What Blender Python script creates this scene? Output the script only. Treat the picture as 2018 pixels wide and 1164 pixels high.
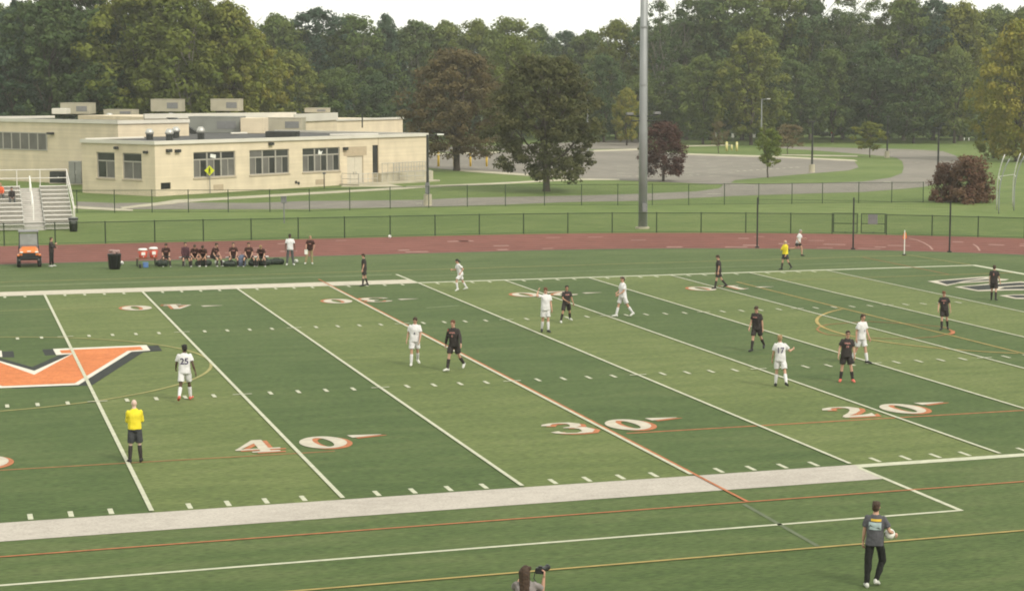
import bpy, bmesh, math, random
import numpy as np
from mathutils import Vector, Matrix, noise
from mathutils.bvhtree import BVHTree

for o in list(bpy.data.objects): bpy.data.objects.remove(o)
SC = bpy.context.scene
COL = SC.collection
R = math.radians

# ------------------------------------------------------------------ camera
W, H = 2018.0, 1164.0                    # pixel frame in which places were measured
F, OX = 3735.4692, 153.2875              # focal length and principal point offset (pixels)
CAM = Vector((0.1566, -44.8206, 10.0508))
YAW, PIT, ROL = 0.3289, 0.1106, 0.0031
cy_, sy_, cp_, sp_ = math.cos(YAW), math.sin(YAW), math.cos(PIT), math.sin(PIT)
FWD = Vector((sy_*cp_, cy_*cp_, -sp_))
r0 = Vector((cy_, -sy_, 0)); u0 = Vector((sy_*sp_, cy_*sp_, cp_))
RGT = r0*math.cos(ROL) + u0*math.sin(ROL)
UPV = u0*math.cos(ROL) - r0*math.sin(ROL)
cam = bpy.data.cameras.new('camera'); camo = bpy.data.objects.new('camera', cam); COL.objects.link(camo)
cam.sensor_fit = 'HORIZONTAL'; cam.sensor_width = 36; cam.lens = 36*F/W
cam.shift_x = -OX/W
cam.clip_start = 0.5; cam.clip_end = 6000
m = Matrix((RGT, UPV, -FWD)).transposed().to_4x4(); m.translation = CAM
camo.matrix_world = m
SC.camera = camo

# ------------------------------------------------------------------ sky, sun, exposure
SUN_EL, SUN_AZ = R(42), R(152)           # azimuth clockwise from +Y
wd = bpy.data.worlds.new('World'); SC.world = wd; wd.use_nodes = True
nt = wd.node_tree; nt.nodes.clear()
out = nt.nodes.new('ShaderNodeOutputWorld'); bg = nt.nodes.new('ShaderNodeBackground')
sky = nt.nodes.new('ShaderNodeTexSky'); sky.sky_type = 'NISHITA'; sky.sun_disc = False
sky.sun_elevation = SUN_EL; sky.sun_rotation = SUN_AZ; sky.air_density = 1.5; sky.dust_density = 4; sky.ozone_density = 0.5
mix = nt.nodes.new('ShaderNodeMixRGB'); mix.inputs[0].default_value = 0.86          # cloud cover over the clear sky
tc = nt.nodes.new('ShaderNodeTexCoord'); cn = nt.nodes.new('ShaderNodeTexNoise')
mp = nt.nodes.new('ShaderNodeMapping'); mp.inputs['Scale'].default_value = (1, 1, 3)
cn.inputs['Scale'].default_value = 2.2; cn.inputs['Detail'].default_value = 5
cr = nt.nodes.new('ShaderNodeValToRGB')
cr.color_ramp.elements[0].position = 0.3; cr.color_ramp.elements[0].color = (9.6, 9.7, 8.9, 1)
cr.color_ramp.elements[1].position = 0.7; cr.color_ramp.elements[1].color = (10.8, 10.7, 9.5, 1)
nt.links.new(tc.outputs['Generated'], mp.inputs['Vector']); nt.links.new(mp.outputs['Vector'], cn.inputs['Vector'])
nt.links.new(cn.outputs['Fac'], cr.inputs['Fac'])
nt.links.new(sky.outputs['Color'], mix.inputs[1]); nt.links.new(cr.outputs['Color'], mix.inputs[2])
nt.links.new(mix.outputs[0], bg.inputs['Color']); bg.inputs['Strength'].default_value = 0.1
nt.links.new(bg.outputs[0], out.inputs[0])
sun = bpy.data.lights.new('sun', 'SUN'); sun.energy = 1.8; sun.angle = R(16); sun.color = (1, 0.95, 0.86)
suno = bpy.data.objects.new('sun', sun); COL.objects.link(suno)
sd = Vector((math.sin(SUN_AZ)*math.cos(SUN_EL), math.cos(SUN_AZ)*math.cos(SUN_EL), math.sin(SUN_EL)))
suno.rotation_euler = sd.to_track_quat('Z', 'Y').to_euler(); suno.location = (0, 0, 80)
SC.view_settings.view_transform = 'Standard'; SC.view_settings.look = 'None'
SC.view_settings.gamma = 1; SC.view_settings.use_curve_mapping = False
SC.view_settings.exposure = 0.5
SC.render.engine = 'CYCLES'
SC.cycles.filter_width = 1.9; SC.cycles.max_bounces = 6; SC.cycles.diffuse_bounces = 3; SC.cycles.transparent_max_bounces = 8

# ------------------------------------------------------------------ measuring helpers
def ray(px, py): return FWD + RGT*((px-W/2-OX)/F) - UPV*((py-H/2)/F)
def at(px, py, z=0.0):                    # point at height z seen at a pixel
    d = ray(px, py); return CAM + d*((z-CAM.z)/d.z)
def atD(px, py, D):                       # point at horizontal depth D
    d = ray(px, py); h = d.x*math.sin(YAW)+d.y*math.cos(YAW); return CAM + d*(D/h)
def depth(p): return (p[0]-CAM.x)*math.sin(YAW)+(p[1]-CAM.y)*math.cos(YAW)
def onplane(px, py, P, N):
    d = ray(px, py); return CAM + d*((P-CAM).dot(N)/d.dot(N))

# ------------------------------------------------------------------ materials
MATS = {}
def nodes(name):
    m = bpy.data.materials.new(name); m.use_nodes = True; MATS[name] = m
    return m, m.node_tree, m.node_tree.nodes['Principled BSDF']
def mat(name, c, rough=0.7, metal=0.0, var=0.12, scale=3.0, c2=None, bump=0.0, spec=0.3, detail=4, coord='Object', bscale=None):
    """noise-varied plain material"""
    if name in MATS: return MATS[name]
    m, t, b = nodes(name)
    tc = t.nodes.new('ShaderNodeTexCoord'); n = t.nodes.new('ShaderNodeTexNoise')
    n.inputs['Scale'].default_value = scale; n.inputs['Detail'].default_value = detail
    t.links.new(tc.outputs[coord], n.inputs['Vector'])
    r = t.nodes.new('ShaderNodeValToRGB')
    a = c2 if c2 else tuple(x*(1-var) for x in c)
    e = c if c2 else tuple(min(1, x*(1+var)) for x in c)
    r.color_ramp.elements[0].position = 0.35; r.color_ramp.elements[0].color = (*a, 1)
    r.color_ramp.elements[1].position = 0.65; r.color_ramp.elements[1].color = (*e, 1)
    t.links.new(n.outputs['Fac'], r.inputs['Fac']); t.links.new(r.outputs['Color'], b.inputs['Base Color'])
    b.inputs['Roughness'].default_value = rough; b.inputs['Metallic'].default_value = metal
    b.inputs['Specular IOR Level'].default_value = spec
    if bump:
        n2 = t.nodes.new('ShaderNodeTexNoise'); n2.inputs['Scale'].default_value = bscale or scale*8; n2.inputs['Detail'].default_value = 3
        t.links.new(tc.outputs[coord], n2.inputs['Vector'])
        bp = t.nodes.new('ShaderNodeBump'); bp.inputs['Strength'].default_value = bump; bp.inputs['Distance'].default_value = 0.03
        t.links.new(n2.outputs['Fac'], bp.inputs['Height']); t.links.new(bp.outputs['Normal'], b.inputs['Normal'])
    return m
def ground_mat(name, c, dark, lite, big=0.08, fine=9.0, streak=(1, 1, 1), rough=0.9, amt=0.55, bump=0.3, spec=0.15):
    """two-scale ground: broad patches x fine speckle"""
    m, t, b = nodes(name)
    tc = t.nodes.new('ShaderNodeTexCoord'); mp = t.nodes.new('ShaderNodeMapping'); mp.inputs['Scale'].default_value = streak
    t.links.new(tc.outputs['Object'], mp.inputs['Vector'])
    n1 = t.nodes.new('ShaderNodeTexNoise'); n1.inputs['Scale'].default_value = big; n1.inputs['Detail'].default_value = 5
    n2 = t.nodes.new('ShaderNodeTexNoise'); n2.inputs['Scale'].default_value = fine; n2.inputs['Detail'].default_value = 4
    n3 = t.nodes.new('ShaderNodeTexNoise'); n3.inputs['Scale'].default_value = big*9; n3.inputs['Detail'].default_value = 6
    for n in (n1, n2, n3): t.links.new(mp.outputs['Vector'], n.inputs['Vector'])
    r1 = t.nodes.new('ShaderNodeValToRGB'); r1.color_ramp.elements[0].position = 0.40; r1.color_ramp.elements[1].position = 0.60
    r1.color_ramp.elements[0].color = (*dark, 1); r1.color_ramp.elements[1].color = (*lite, 1)
    e = r1.color_ramp.elements.new(0.5); e.color = (*c, 1)
    ad = t.nodes.new('ShaderNodeMath'); ad.operation = 'MULTIPLY_ADD'; ad.inputs[1].default_value = 0.5
    t.links.new(n1.outputs['Fac'], ad.inputs[0])
    ml = t.nodes.new('ShaderNodeMath'); ml.operation = 'MULTIPLY'; ml.inputs[1].default_value = 0.5
    t.links.new(n3.outputs['Fac'], ml.inputs[0]); t.links.new(ml.outputs[0], ad.inputs[2])
    t.links.new(ad.outputs[0], r1.inputs['Fac'])
    mr = t.nodes.new('ShaderNodeMapRange'); mr.inputs[1].default_value = 0.3; mr.inputs[2].default_value = 0.7
    mr.inputs[3].default_value = 1-amt*0.5; mr.inputs[4].default_value = 1+amt*0.5
    t.links.new(n2.outputs['Fac'], mr.inputs[0])
    mx = t.nodes.new('ShaderNodeVectorMath'); mx.operation = 'SCALE'
    t.links.new(r1.outputs['Color'], mx.inputs[0]); t.links.new(mr.outputs[0], mx.inputs['Scale'])
    t.links.new(mx.outputs[0], b.inputs['Base Color'])
    b.inputs['Roughness'].default_value = rough; b.inputs['Specular IOR Level'].default_value = spec
    if bump:
        bp = t.nodes.new('ShaderNodeBump'); bp.inputs['Strength'].default_value = bump; bp.inputs['Distance'].default_value = 0.03
        t.links.new(n2.outputs['Fac'], bp.inputs['Height']); t.links.new(bp.outputs['Normal'], b.inputs['Normal'])
    return m
def leaf_mat(name, c1, c2, c3, trans=0.25):
    m, t, b = nodes(name)
    at_ = t.nodes.new('ShaderNodeAttribute'); at_.attribute_name = 'tint'
    oi = t.nodes.new('ShaderNodeObjectInfo')
    ad = t.nodes.new('ShaderNodeMath'); ad.operation = 'MULTIPLY_ADD'; ad.inputs[1].default_value = 0.45
    t.links.new(oi.outputs['Random'], ad.inputs[0])
    ml = t.nodes.new('ShaderNodeMath'); ml.operation = 'MULTIPLY'; ml.inputs[1].default_value = 0.55
    t.links.new(at_.outputs['Fac'], ml.inputs[0]); t.links.new(ml.outputs[0], ad.inputs[2])
    r = t.nodes.new('ShaderNodeValToRGB'); r.color_ramp.elements[0].position = 0.1; r.color_ramp.elements[1].position = 0.9
    r.color_ramp.elements[0].color = (*c1, 1); r.color_ramp.elements[1].color = (*c3, 1)
    e = r.color_ramp.elements.new(0.5); e.color = (*c2, 1)
    t.links.new(ad.outputs[0], r.inputs['Fac'])
    b.inputs['Roughness'].default_value = 0.75; b.inputs['Specular IOR Level'].default_value = 0.15
    t.links.new(r.outputs['Color'], b.inputs['Base Color'])
    tr = t.nodes.new('ShaderNodeBsdfTranslucent'); t.links.new(r.outputs['Color'], tr.inputs['Color'])
    mx = t.nodes.new('ShaderNodeMixShader'); mx.inputs[0].default_value = trans
    t.links.new(b.outputs[0], mx.inputs[1]); t.links.new(tr.outputs[0], mx.inputs[2])
    t.links.new(mx.outputs[0], t.nodes['Material Output'].inputs['Surface'])
    return m

GRASS = ground_mat('lawn_grass', (.096, .138, .032), (.076, .116, .025), (.122, .158, .044), 0.05, 5.0, amt=.35, streak=(1, 1.6, 1))
TURF_O = ground_mat('turf_outer', (.062, .092, .027), (.048, .077, .021), (.079, .105, .035), 0.12, 11.0, amt=.75, streak=(.4, 1.5, 1))
TURF_D = ground_mat('turf_dark', (.056, .087, .025), (.045, .074, .020), (.071, .098, .031), 0.12, 11.0, amt=.75, streak=(.4, 1.5, 1))
TURF_L = ground_mat('turf_light', (.097, .125, .037), (.080, .108, .031), (.115, .140, .046), 0.12, 11.0, amt=.75, streak=(.4, 1.5, 1))
for _m in (GRASS, TURF_O, TURF_D, TURF_L):    # fibres catch light at grazing view
    _p = _m.node_tree.nodes['Principled BSDF']; _p.inputs['Sheen Weight'].default_value = .05; _p.inputs['Sheen Roughness'].default_value = .45; _p.inputs['Sheen Tint'].default_value = (.72, .80, .50, 1)
TRACK = ground_mat('track_rubber', (.160, .058, .044), (.136, .050, .038), (.184, .068, .053), 0.1, 12.0, amt=.25)
ASPH = ground_mat('asphalt', (.195, .178, .150), (.170, .156, .132), (.222, .202, .170), 0.06, 6.0, amt=.25)
CONC = mat('concrete', (.40, .365, .27), .9, var=.12, scale=.6, bump=.1)
WLINE = mat('line_white', (.43, .43, .32), .9, var=.10, scale=4, bump=.2)
WBAND = ground_mat('band_white', (.385, .350, .305), (.355, .322, .280), (.415, .378, .330), 0.3, 16, amt=.30, streak=(.8, 1.3, 1))
OLINE = mat('line_orange', (.36, .130, .055), .9, var=.15, scale=4)
OLINE2 = mat('line_orange_faded', (.24, .120, .045), .9, var=.15, scale=2)
YLINE = mat('line_yellow', (.31, .235, .080), .9, var=.15, scale=2)
YLINE2 = mat('line_yellow_pale', (.27, .25, .095), .9, var=.15, scale=2)
PLINE = mat('line_pale', (.26, .30, .17), .9, var=.15, scale=2)
LOGO_O = ground_mat('logo_orange', (.50, .165, .060), (.44, .145, .052), (.55, .19, .070), 0.4, 14, amt=.3)
LOGO_K = mat('logo_black', (.022, .026, .022), .9, var=.2, scale=3)
NUMW = mat('number_white', (.44, .40, .32), .9, var=.10, scale=3, bump=.2)
TLINE = mat('track_line', (.33, .20, .165), .9, var=.1, scale=2)
BRICK = mat('buff_wall', (.62, .53, .385), .9, var=.05, scale=.8, bump=.05)
_t = BRICK.node_tree; _b = _t.nodes['Principled BSDF']; _src = _b.inputs['Base Color'].links[0].from_socket
_tc = _t.nodes.new('ShaderNodeTexCoord'); _mp = _t.nodes.new('ShaderNodeMapping'); _mp.inputs['Scale'].default_value = (.9, .9, .12); _ns = _t.nodes.new('ShaderNodeTexNoise'); _ns.inputs['Scale'].default_value = 1.0; _ns.inputs['Detail'].default_value = 6
_t.links.new(_tc.outputs['Object'], _mp.inputs['Vector']); _t.links.new(_mp.outputs['Vector'], _ns.inputs['Vector'])
_m2 = _t.nodes.new('ShaderNodeMapping'); _m2.inputs['Scale'].default_value = (.05, .05, 5.0); _n2 = _t.nodes.new('ShaderNodeTexNoise'); _n2.inputs['Scale'].default_value = 1.0; _n2.inputs['Detail'].default_value = 1
_t.links.new(_tc.outputs['Object'], _m2.inputs['Vector']); _t.links.new(_m2.outputs['Vector'], _n2.inputs['Vector'])
_ad = _t.nodes.new('ShaderNodeMath'); _ad.operation = 'ADD'; _t.links.new(_ns.outputs['Fac'], _ad.inputs[0]); _t.links.new(_n2.outputs['Fac'], _ad.inputs[1])
_mr = _t.nodes.new('ShaderNodeMapRange'); _mr.inputs[1].default_value = .7; _mr.inputs[2].default_value = 1.3; _mr.inputs[3].default_value = .90; _mr.inputs[4].default_value = 1.06
_t.links.new(_ad.outputs[0], _mr.inputs[0]); _vm = _t.nodes.new('ShaderNodeVectorMath'); _vm.operation = 'SCALE'; _t.links.new(_src, _vm.inputs[0]); _t.links.new(_mr.outputs[0], _vm.inputs['Scale']); _t.links.new(_vm.outputs[0], _b.inputs['Base Color'])
BRICK2 = mat('buff_wall_joint', (.42, .34, .235), .9, var=.05)
FASCIA = mat('fascia_white', (.58, .55, .48), .6, var=.05, scale=.5)
ROOF = mat('roof_gravel', (.075, .074, .070), .95, var=.2, scale=.6)
GLASS = mat('window_glass', (.035, .037, .035), .12, var=.3, scale=.5, spec=.5)
BLIND = mat('window_blind', (.13, .125, .11), .6, var=.15, scale=.7)
FRAME = mat('window_frame', (.34, .32, .275), .5, var=.05)
SILL = mat('window_sill', (.40, .34, .25), .8, var=.05)
DOORM = mat('door_paint', (.55, .50, .40), .5, var=.04)
HVAC = mat('hvac_tan', (.36, .33, .25), .6, var=.08, scale=.8)
HVACG = mat('hvac_grey', (.21, .215, .19), .5, var=.08, scale=.8)
GALV = mat('galvanised', (.50, .49, .45), .45, .6, var=.08, scale=1.2)
DARKM = mat('dark_metal', (.030, .032, .028), .5, var=.2)
DGREEN = mat('fence_green', (.022, .040, .018), .5, var=.2)
POLE = mat('pole_grey', (.26, .27, .27), .5, .3, var=.08, scale=.5)
ALU = mat('aluminium', (.64, .61, .56), .6, .1, var=.06)
ALUT = mat('aluminium_tread', (.52, .49, .45), .6, .1, var=.06)
WHITEM = mat('white_paint', (.72, .71, .66), .5, var=.03)
YELP = mat('yellow_paint', (.62, .42, .05), .5, var=.06)
YPALE = mat('pale_yellow_paint', (.62, .55, .22), .5, var=.06)
SIGNY = mat('sign_yellow_green', (.62, .66, .03), .4, var=.03)
BLACKP = mat('black_plastic', (.020, .021, .020), .45, var=.2)
GREYP = mat('grey_plastic', (.17, .17, .17), .5, var=.08)
ORNG = mat('cart_orange', (.62, .17, .035), .35, var=.05, spec=.5)
REDO = mat('cooler_orange', (.50, .090, .055), .45, var=.04)
BLUEP = mat('blue_plastic', (.09, .17, .35), .5, var=.05)
REDP = mat('red_paint', (.5, .05, .04), .5, var=.05)
TBLTOP = mat('table_brown', (.17, .085, .045), .6, var=.1)
RUBBER = mat('tyre_rubber', (.018, .018, .017), .8, var=.2)
BARK = mat('bark', (.075, .062, .046), .95, var=.25, scale=2.5, bump=.4)
BARKL = mat('bark_pale', (.16, .145, .115), .95, var=.25, scale=1.5, bump=.3)
BAGM = mat('bag_nylon', (.018, .028, .018), .6, var=.2)

# ------------------------------------------------------------------ object helpers
def link(o, parent=None):
    COL.objects.link(o)
    if parent is not None: o.parent = parent
    return o
def tag(o, label=None, cat=None, group=None, kind=None):
    if label: o['label'] = label
    if cat: o['category'] = cat
    if group: o['group'] = group
    if kind: o['kind'] = kind
    return o
def thing(name, label, cat, loc=(0, 0, 0), rz=0.0, group=None):
    o = bpy.data.objects.new(name, None); o.empty_display_size = .2; COL.objects.link(o)
    o.location = loc; o.rotation_euler = (0, 0, rz)
    return tag(o, label, cat, group)
class MB:
    def __init__(s): s.v = []; s.f = []
    def add(s, v, f):
        b = len(s.v); s.v += [tuple(p) for p in v]; s.f += [tuple(i+b for i in q) for q in f]; return s
    def box(s, c, d, M=None):
        x, y, z = d[0]/2, d[1]/2, d[2]/2
        v = [Vector((c[0]+i*x, c[1]+j*y, c[2]+k*z)) for k in (-1, 1) for j in (-1, 1) for i in (-1, 1)]
        if M is not None: v = [M @ p for p in v]
        return s.add(v, [(0, 2, 3, 1), (4, 5, 7, 6), (0, 1, 5, 4), (2, 6, 7, 3), (0, 4, 6, 2), (1, 3, 7, 5)])
    def bx(s, x0, x1, y0, y1, z0, z1): return s.box(((x0+x1)/2, (y0+y1)/2, (z0+z1)/2), (x1-x0, y1-y0, z1-z0))
    def tube(s, pts, rad, n=8, cap=True):
        pts = [Vector(p) for p in pts]; k = len(pts)
        if not hasattr(rad, '__len__'): rad = [rad]*k
        rings = []; pa = None
        for i, p in enumerate(pts):
            d = (pts[min(i+1, k-1)]-pts[max(i-1, 0)]).normalized()
            a = Vector((0, 0, 1)) if abs(d.z) < .9 else Vector((1, 0, 0))
            if pa is not None: a = pa
            e1 = (a-d*a.dot(d)).normalized(); pa = e1; e2 = d.cross(e1)
            rings.append([p+(e1*math.cos(2*math.pi*j/n)+e2*math.sin(2*math.pi*j/n))*rad[i] for j in range(n)])
        v = [q for r_ in rings for q in r_]; f = []
        for i in range(k-1):
            for j in range(n): f.append((i*n+j, i*n+(j+1) % n, (i+1)*n+(j+1) % n, (i+1)*n+j))
        if cap: f.append(tuple(range(n-1, -1, -1))); f.append(tuple((k-1)*n+j for j in range(n)))
        return s.add(v, f)
    def loft(s, rings):
        n = len(rings[0]); v = [q for r_ in rings for q in r_]; f = []
        for i in range(len(rings)-1):
            for j in range(n): f.append((i*n+j, i*n+(j+1) % n, (i+1)*n+(j+1) % n, (i+1)*n+j))
        f.append(tuple(range(n-1, -1, -1))); f.append(tuple((len(rings)-1)*n+j for j in range(n)))
        return s.add(v, f)
    def caps(s, a, b, ra, rb=None, n=8):
        """tapered capsule"""
        a, b = Vector(a), Vector(b); rb = ra if rb is None else rb
        d = b-a; d = d.normalized() if d.length > 1e-6 else Vector((0, 0, 1))
        P, Rr = [], []
        for t in (-.97, -.75, -.4, 0): P.append(a+d*ra*t); Rr.append(ra*math.sqrt(max(0, 1-t*t)))
        for t in (0, .4, .75, .97): P.append(b+d*rb*t); Rr.append(rb*math.sqrt(max(0, 1-t*t)))
        return s.tube(P, Rr, n)
    def ell(s, c, r, M=None, n=10, k=6):
        rings = []
        for i in range(k+1):
            th = math.pi*(0.04+0.92*i/k); z = -math.cos(th); q = math.sin(th)
            ring = [Vector((r[0]*q*math.cos(2*math.pi*j/n), r[1]*q*math.sin(2*math.pi*j/n), r[2]*z)) for j in range(n)]
            if M is not None: ring = [M @ p for p in ring]
            rings.append([p+Vector(c) for p in ring])
        return s.loft(rings)
    def poly(s, pts): return s.add(pts, [tuple(range(len(pts)))])
    def mesh(s, name, material=None, smooth=False):
        me = bpy.data.meshes.new(name); me.from_pydata(s.v, [], s.f); me.update()
        if material is not None: me.materials.append(material)
        if smooth: me.polygons.foreach_set('use_smooth', [True]*len(me.polygons))
        return me
    def build(s, name, material, parent=None, smooth=False, bevel=0):
        o = bpy.data.objects.new(name, s.mesh(name, material, smooth))
        if bevel:
            b = o.modifiers.new('bevel', 'BEVEL'); b.width = bevel; b.segments = 2; b.limit_method = 'ANGLE'
        return link(o, parent)
def inst(me, name, parent=None, loc=(0, 0, 0), rot=(0, 0, 0), sc=(1, 1, 1)):
    o = bpy.data.objects.new(name, me); o.location = loc; o.rotation_euler = rot; o.scale = sc
    return link(o, parent)
def copy_tree(o, parent=None):
    c = o.copy(); COL.objects.link(c); c.parent = parent
    for ch in list(o.children): copy_tree(ch, c)
    return c
def prism(pts, z0, z1):
    """vertical prism over a polygon (xy points)"""
    n = len(pts); mb = MB()
    a = sum(pts[i][0]*pts[(i+1) % n][1]-pts[(i+1) % n][0]*pts[i][1] for i in range(n))
    if a < 0: pts = pts[::-1]
    v = [(p[0], p[1], z0) for p in pts]+[(p[0], p[1], z1) for p in pts]
    f = [tuple(range(n-1, -1, -1)), tuple(range(n, 2*n))]+[(i, (i+1) % n, n+(i+1) % n, n+i) for i in range(n)]
    return mb.add(v, f)
def flat(pts, z):
    n = len(pts)
    a = sum(pts[i][0]*pts[(i+1) % n][1]-pts[(i+1) % n][0]*pts[i][1] for i in range(n))
    if a < 0: pts = pts[::-1]
    return MB().add([(p[0], p[1], z) for p in pts], [tuple(range(n))])
def ribbon(pts, w, z, closed=False):
    """flat strip of width w along xy points"""
    P = [Vector((p[0], p[1])) for p in pts]; k = len(P); v = []; f = []
    for i in range(k):
        a = P[(i-1) % k] if (closed or i) else P[0]; b = P[(i+1) % k] if (closed or i < k-1) else P[-1]
        d = (b-a).normalized(); nrm = Vector((-d.y, d.x))
        ww = (w[i] if hasattr(w, '__len__') else w)/2
        v += [(P[i].x-nrm.x*ww, P[i].y-nrm.y*ww, z), (P[i].x+nrm.x*ww, P[i].y+nrm.y*ww, z)]
    for i in range(k if closed else k-1):
        j = (i+1) % k; f.append((2*i, 2*j, 2*j+1, 2*i+1))
    return MB().add(v, f)
def arc(cx, cy, r, a0, a1, n=40): return [(cx+r*math.cos(R(a0+(a1-a0)*i/n)), cy+r*math.sin(R(a0+(a1-a0)*i/n))) for i in range(n+1)]
def pxs(L): return [at(*p)[:2] for p in L]

# ================================================================== THE GROUND
YD = 0.9144; FW = 53.333*YD; MIDY = FW/2
tag(flat([(-2500, -400), (2500, -400), (2500, 3500), (-2500, 3500)], -.012).build('ground', GRASS), kind='structure')
TCX, TRI, TRO = 33.0, 40.9, 53.5
def stadium(r, n=40, x0=-70):
    return [(x0, MIDY+r), (TCX, MIDY+r)]+arc(TCX, MIDY, r, 90, -90, n)[1:-1]+[(TCX, MIDY-r), (x0, MIDY-r)]
trk = tag(flat(stadium(TRO, 60), -.008).build('running_track', TRACK), kind='structure')
turf = tag(flat(stadium(TRI, 60), 0).build('turf_field', TURF_O), kind='structure')
for i in range(9):                         # lane lines
    r = TRI+.55+i*1.36
    pts = [(x, MIDY+r) for x in np.linspace(-40, TCX, 8)]+arc(TCX, MIDY, r, 90, 0, 40)[1:]
    ribbon(pts, .08, -.004).build('lane_line', TLINE, trk)
random.seed(5)
for i in range(44):                        # exchange and stagger marks
    a = 90-random.uniform(2, 70); r = TRI+1.2+1.36*random.randint(0, 7)
    if i < 14: cx, cy, d = random.uniform(14, 36), MIDY+r, (1, 0)
    else: cx, cy, d = TCX+r*math.cos(R(a)), MIDY+r*math.sin(R(a)), (math.sin(R(a)), -math.cos(R(a)))
    L = random.choice((.35, .5, .7))
    ribbon([(cx-d[0]*L, cy-d[1]*L), (cx+d[0]*L, cy+d[1]*L)], random.choice((.25, .4, .5)), 0).build('lane_mark', TLINE, trk)
ribbon([at(x, y)[:2] for x, y in ((1790, 469), (1808, 473), (1822, 479), (1832, 485), (1838, 492))], .12, 0).build('break_line', TLINE, trk)
ribbon([at(x, y)[:2] for x, y in ((1918, 481), (1926, 486), (1931, 494))], .12, 0).build('break_line', TLINE, trk)
ribbon([(x, MIDY+TRI) for x in np.linspace(-40, TCX, 6)]+arc(TCX, MIDY, TRI, 90, 0, 40)[1:], .25, .006).build('turf_edge', mat('turf_edge_dark', (.035, .06, .03)), turf)

# turf panels, dark and light by turns, each five yards
for k in range(-4, 11):
    x0 = k*5*YD; x1 = x0+5*YD
    if k >= 10: x1 = 60*YD
    MBm = flat([(x0+.002, 0), (x1-.002, 0), (x1-.002, FW), (x0+.002, FW)], .004)
    MBm.build('turf_panel', TURF_D if (k % 2 == 0) else TURF_L, turf)
Z1, Z2, Z3, Z4, Z5 = .008, .012, .016, .020, .024
def line(name, pts, w, z, m_): return ribbon(pts, w, z).build(name, m_, turf)
# sidelines: six-foot white bands to the 25, thin beyond
XB = 25*YD
def rect(name, x0, x1, y0, y1, z, m_): return flat([(x0, y0), (x1, y0), (x1, y1), (x0, y1)], z).build(name, m_, turf)
rect('sideline_band', -22, XB+.06, -1.86, 0, Z1, WBAND); rect('sideline_band', -22, XB+.06, FW, FW+1.86, Z1, NUMW)
rect('sideline', XB+.06, 60*YD+.1, -.38, 0, Z1, WLINE); rect('sideline', XB+.06, 60*YD+.4, FW, FW+.36, Z1, WLINE)
rect('end_line', 60*YD, 60*YD+.4, -.38, FW, Z1, WLINE)
line('coach_box_line', [(-22, -5.70), (XB+.05, -5.70)], .13, Z1, WLINE)
line('coach_box_line', [(XB, -.38), (XB, -5.76)], .13, Z2, WLINE)
line('coach_box_line', [(-22, 53.40), (XB-.3, 53.40)], .14, Z1, PLINE)
line('coach_box_line', [(XB, FW), (XB-.05, 53.45)], .14, Z2, WLINE)
for k in range(-4, 11):                    # yard lines
    x = k*5*YD
    line('yard_line', [(x, .12), (x, FW-.10)], .112, Z5+.004, WLINE if k != 10 or True else WLINE)
line('restraining_line', [(20*YD+.10, -3.3), (20*YD+.10, FW+3.3)], .085, Z5, OLINE)
# hash rows and side ticks, every yard
tick = ribbon([(0, -.30), (0, .30)], .12, 0).mesh('tick', WLINE)
cross = ribbon([(-.31, 0), (.31, 0)], .10, 0).mesh('cross', WLINE)
HN = sum(at(*p).y for p in ((480.3, 776.9), (751.8, 764), (1502.9, 728), (1728.4, 716.8)))/4
HFy = sum(at(*p).y for p in ((131, 665), (359, 655.7), (579.4, 646.5), (1752, 600.8)))/4
for yd in range(-3, 50):
    x = yd*YD
    if yd % 5:
        for y in (.45, HN, HFy, FW-.45): inst(tick, 'hash_mark', turf, (x, y, Z5 if y in (HN, HFy) else Z1))
    else:
        for y in (HN, HFy): inst(cross, 'hash_mark', turf, (x, y, Z5+.010))
# soccer and lacrosse lines
def yl(name, pts, w=.10, m_=YLINE): return line(name, pts, w, Z4, m_)
yl('touch_line', [(-22, -8.0), (54.9, -8.0)]); yl('touch_line', [(-22, 55.3), (54.6, 55.5)], .13, YLINE2)
yl('goal_line', [(54.6, 55.5), (54.95, FW+.36)], .12, YLINE2)
yl('halfway_circle', arc(0, MIDY+.2, 9.15, -90, 90, 60), .12, YLINE2)
yl('penalty_area_line', [(54.8, 44.45), (38.6, 44.45), (38.6, 4.3), (54.8, 4.3)], .12)
yl('penalty_arc', arc(43.75, MIDY+.2, 9.15, 125.5, 234.5, 30), .14)
yl('goal_area_line', [(54.8, 33.6), (49.3, 33.6), (49.3, 15.2), (54.8, 15.2)], .12, YLINE2)
e2 = [at(1600+x/4.828, 560+y/4.828)[:2] for x, y in ((540, 355), (230, 378), (150, 385), (75, 405), (48, 430), (75, 455), (150, 480), (380, 500), (700, 520), (950, 518), (1150, 503), (1250, 485), (1320, 468), (1335, 445), (1290, 420), (1230, 405), (900, 378), (540, 355))]
line('crease_arc', e2, .10, Z3, OLINE2)
line('sideline_orange', [(-22, -3.3), (54.8, -3.3)], .08, Z3, OLINE); line('sideline_orange', [(XB, 52.1), (54.8, 52.1)], .08, Z3, PLINE)
line('old_seam', [at(1466, 993)[:2], at(1612, 1076)[:2]], .12, Z1, mat('seam_grey', (.100, .122, .068), .9, var=.15, scale=1.5))
line('wing_line', [at(-60, 930)[:2], at(660, 889)[:2]], .10, Z2, OLINE2)
line('wing_line', [at(1235, 854)[:2], at(2018, 808.5)[:2]], .10, Z2, OLINE)
line('wing_line', [at(840, 607)[:2], at(905, 602)[:2]], .08, Z2, PLINE)
line('wing_line', [at(0, 613)[:2], at(230, 604)[:2]], .07, Z2, YLINE2)
line('end_zone_line', [at(1700, 507)[:2], at(1870, 541)[:2]], .10, Z3, OLINE2)

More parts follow.
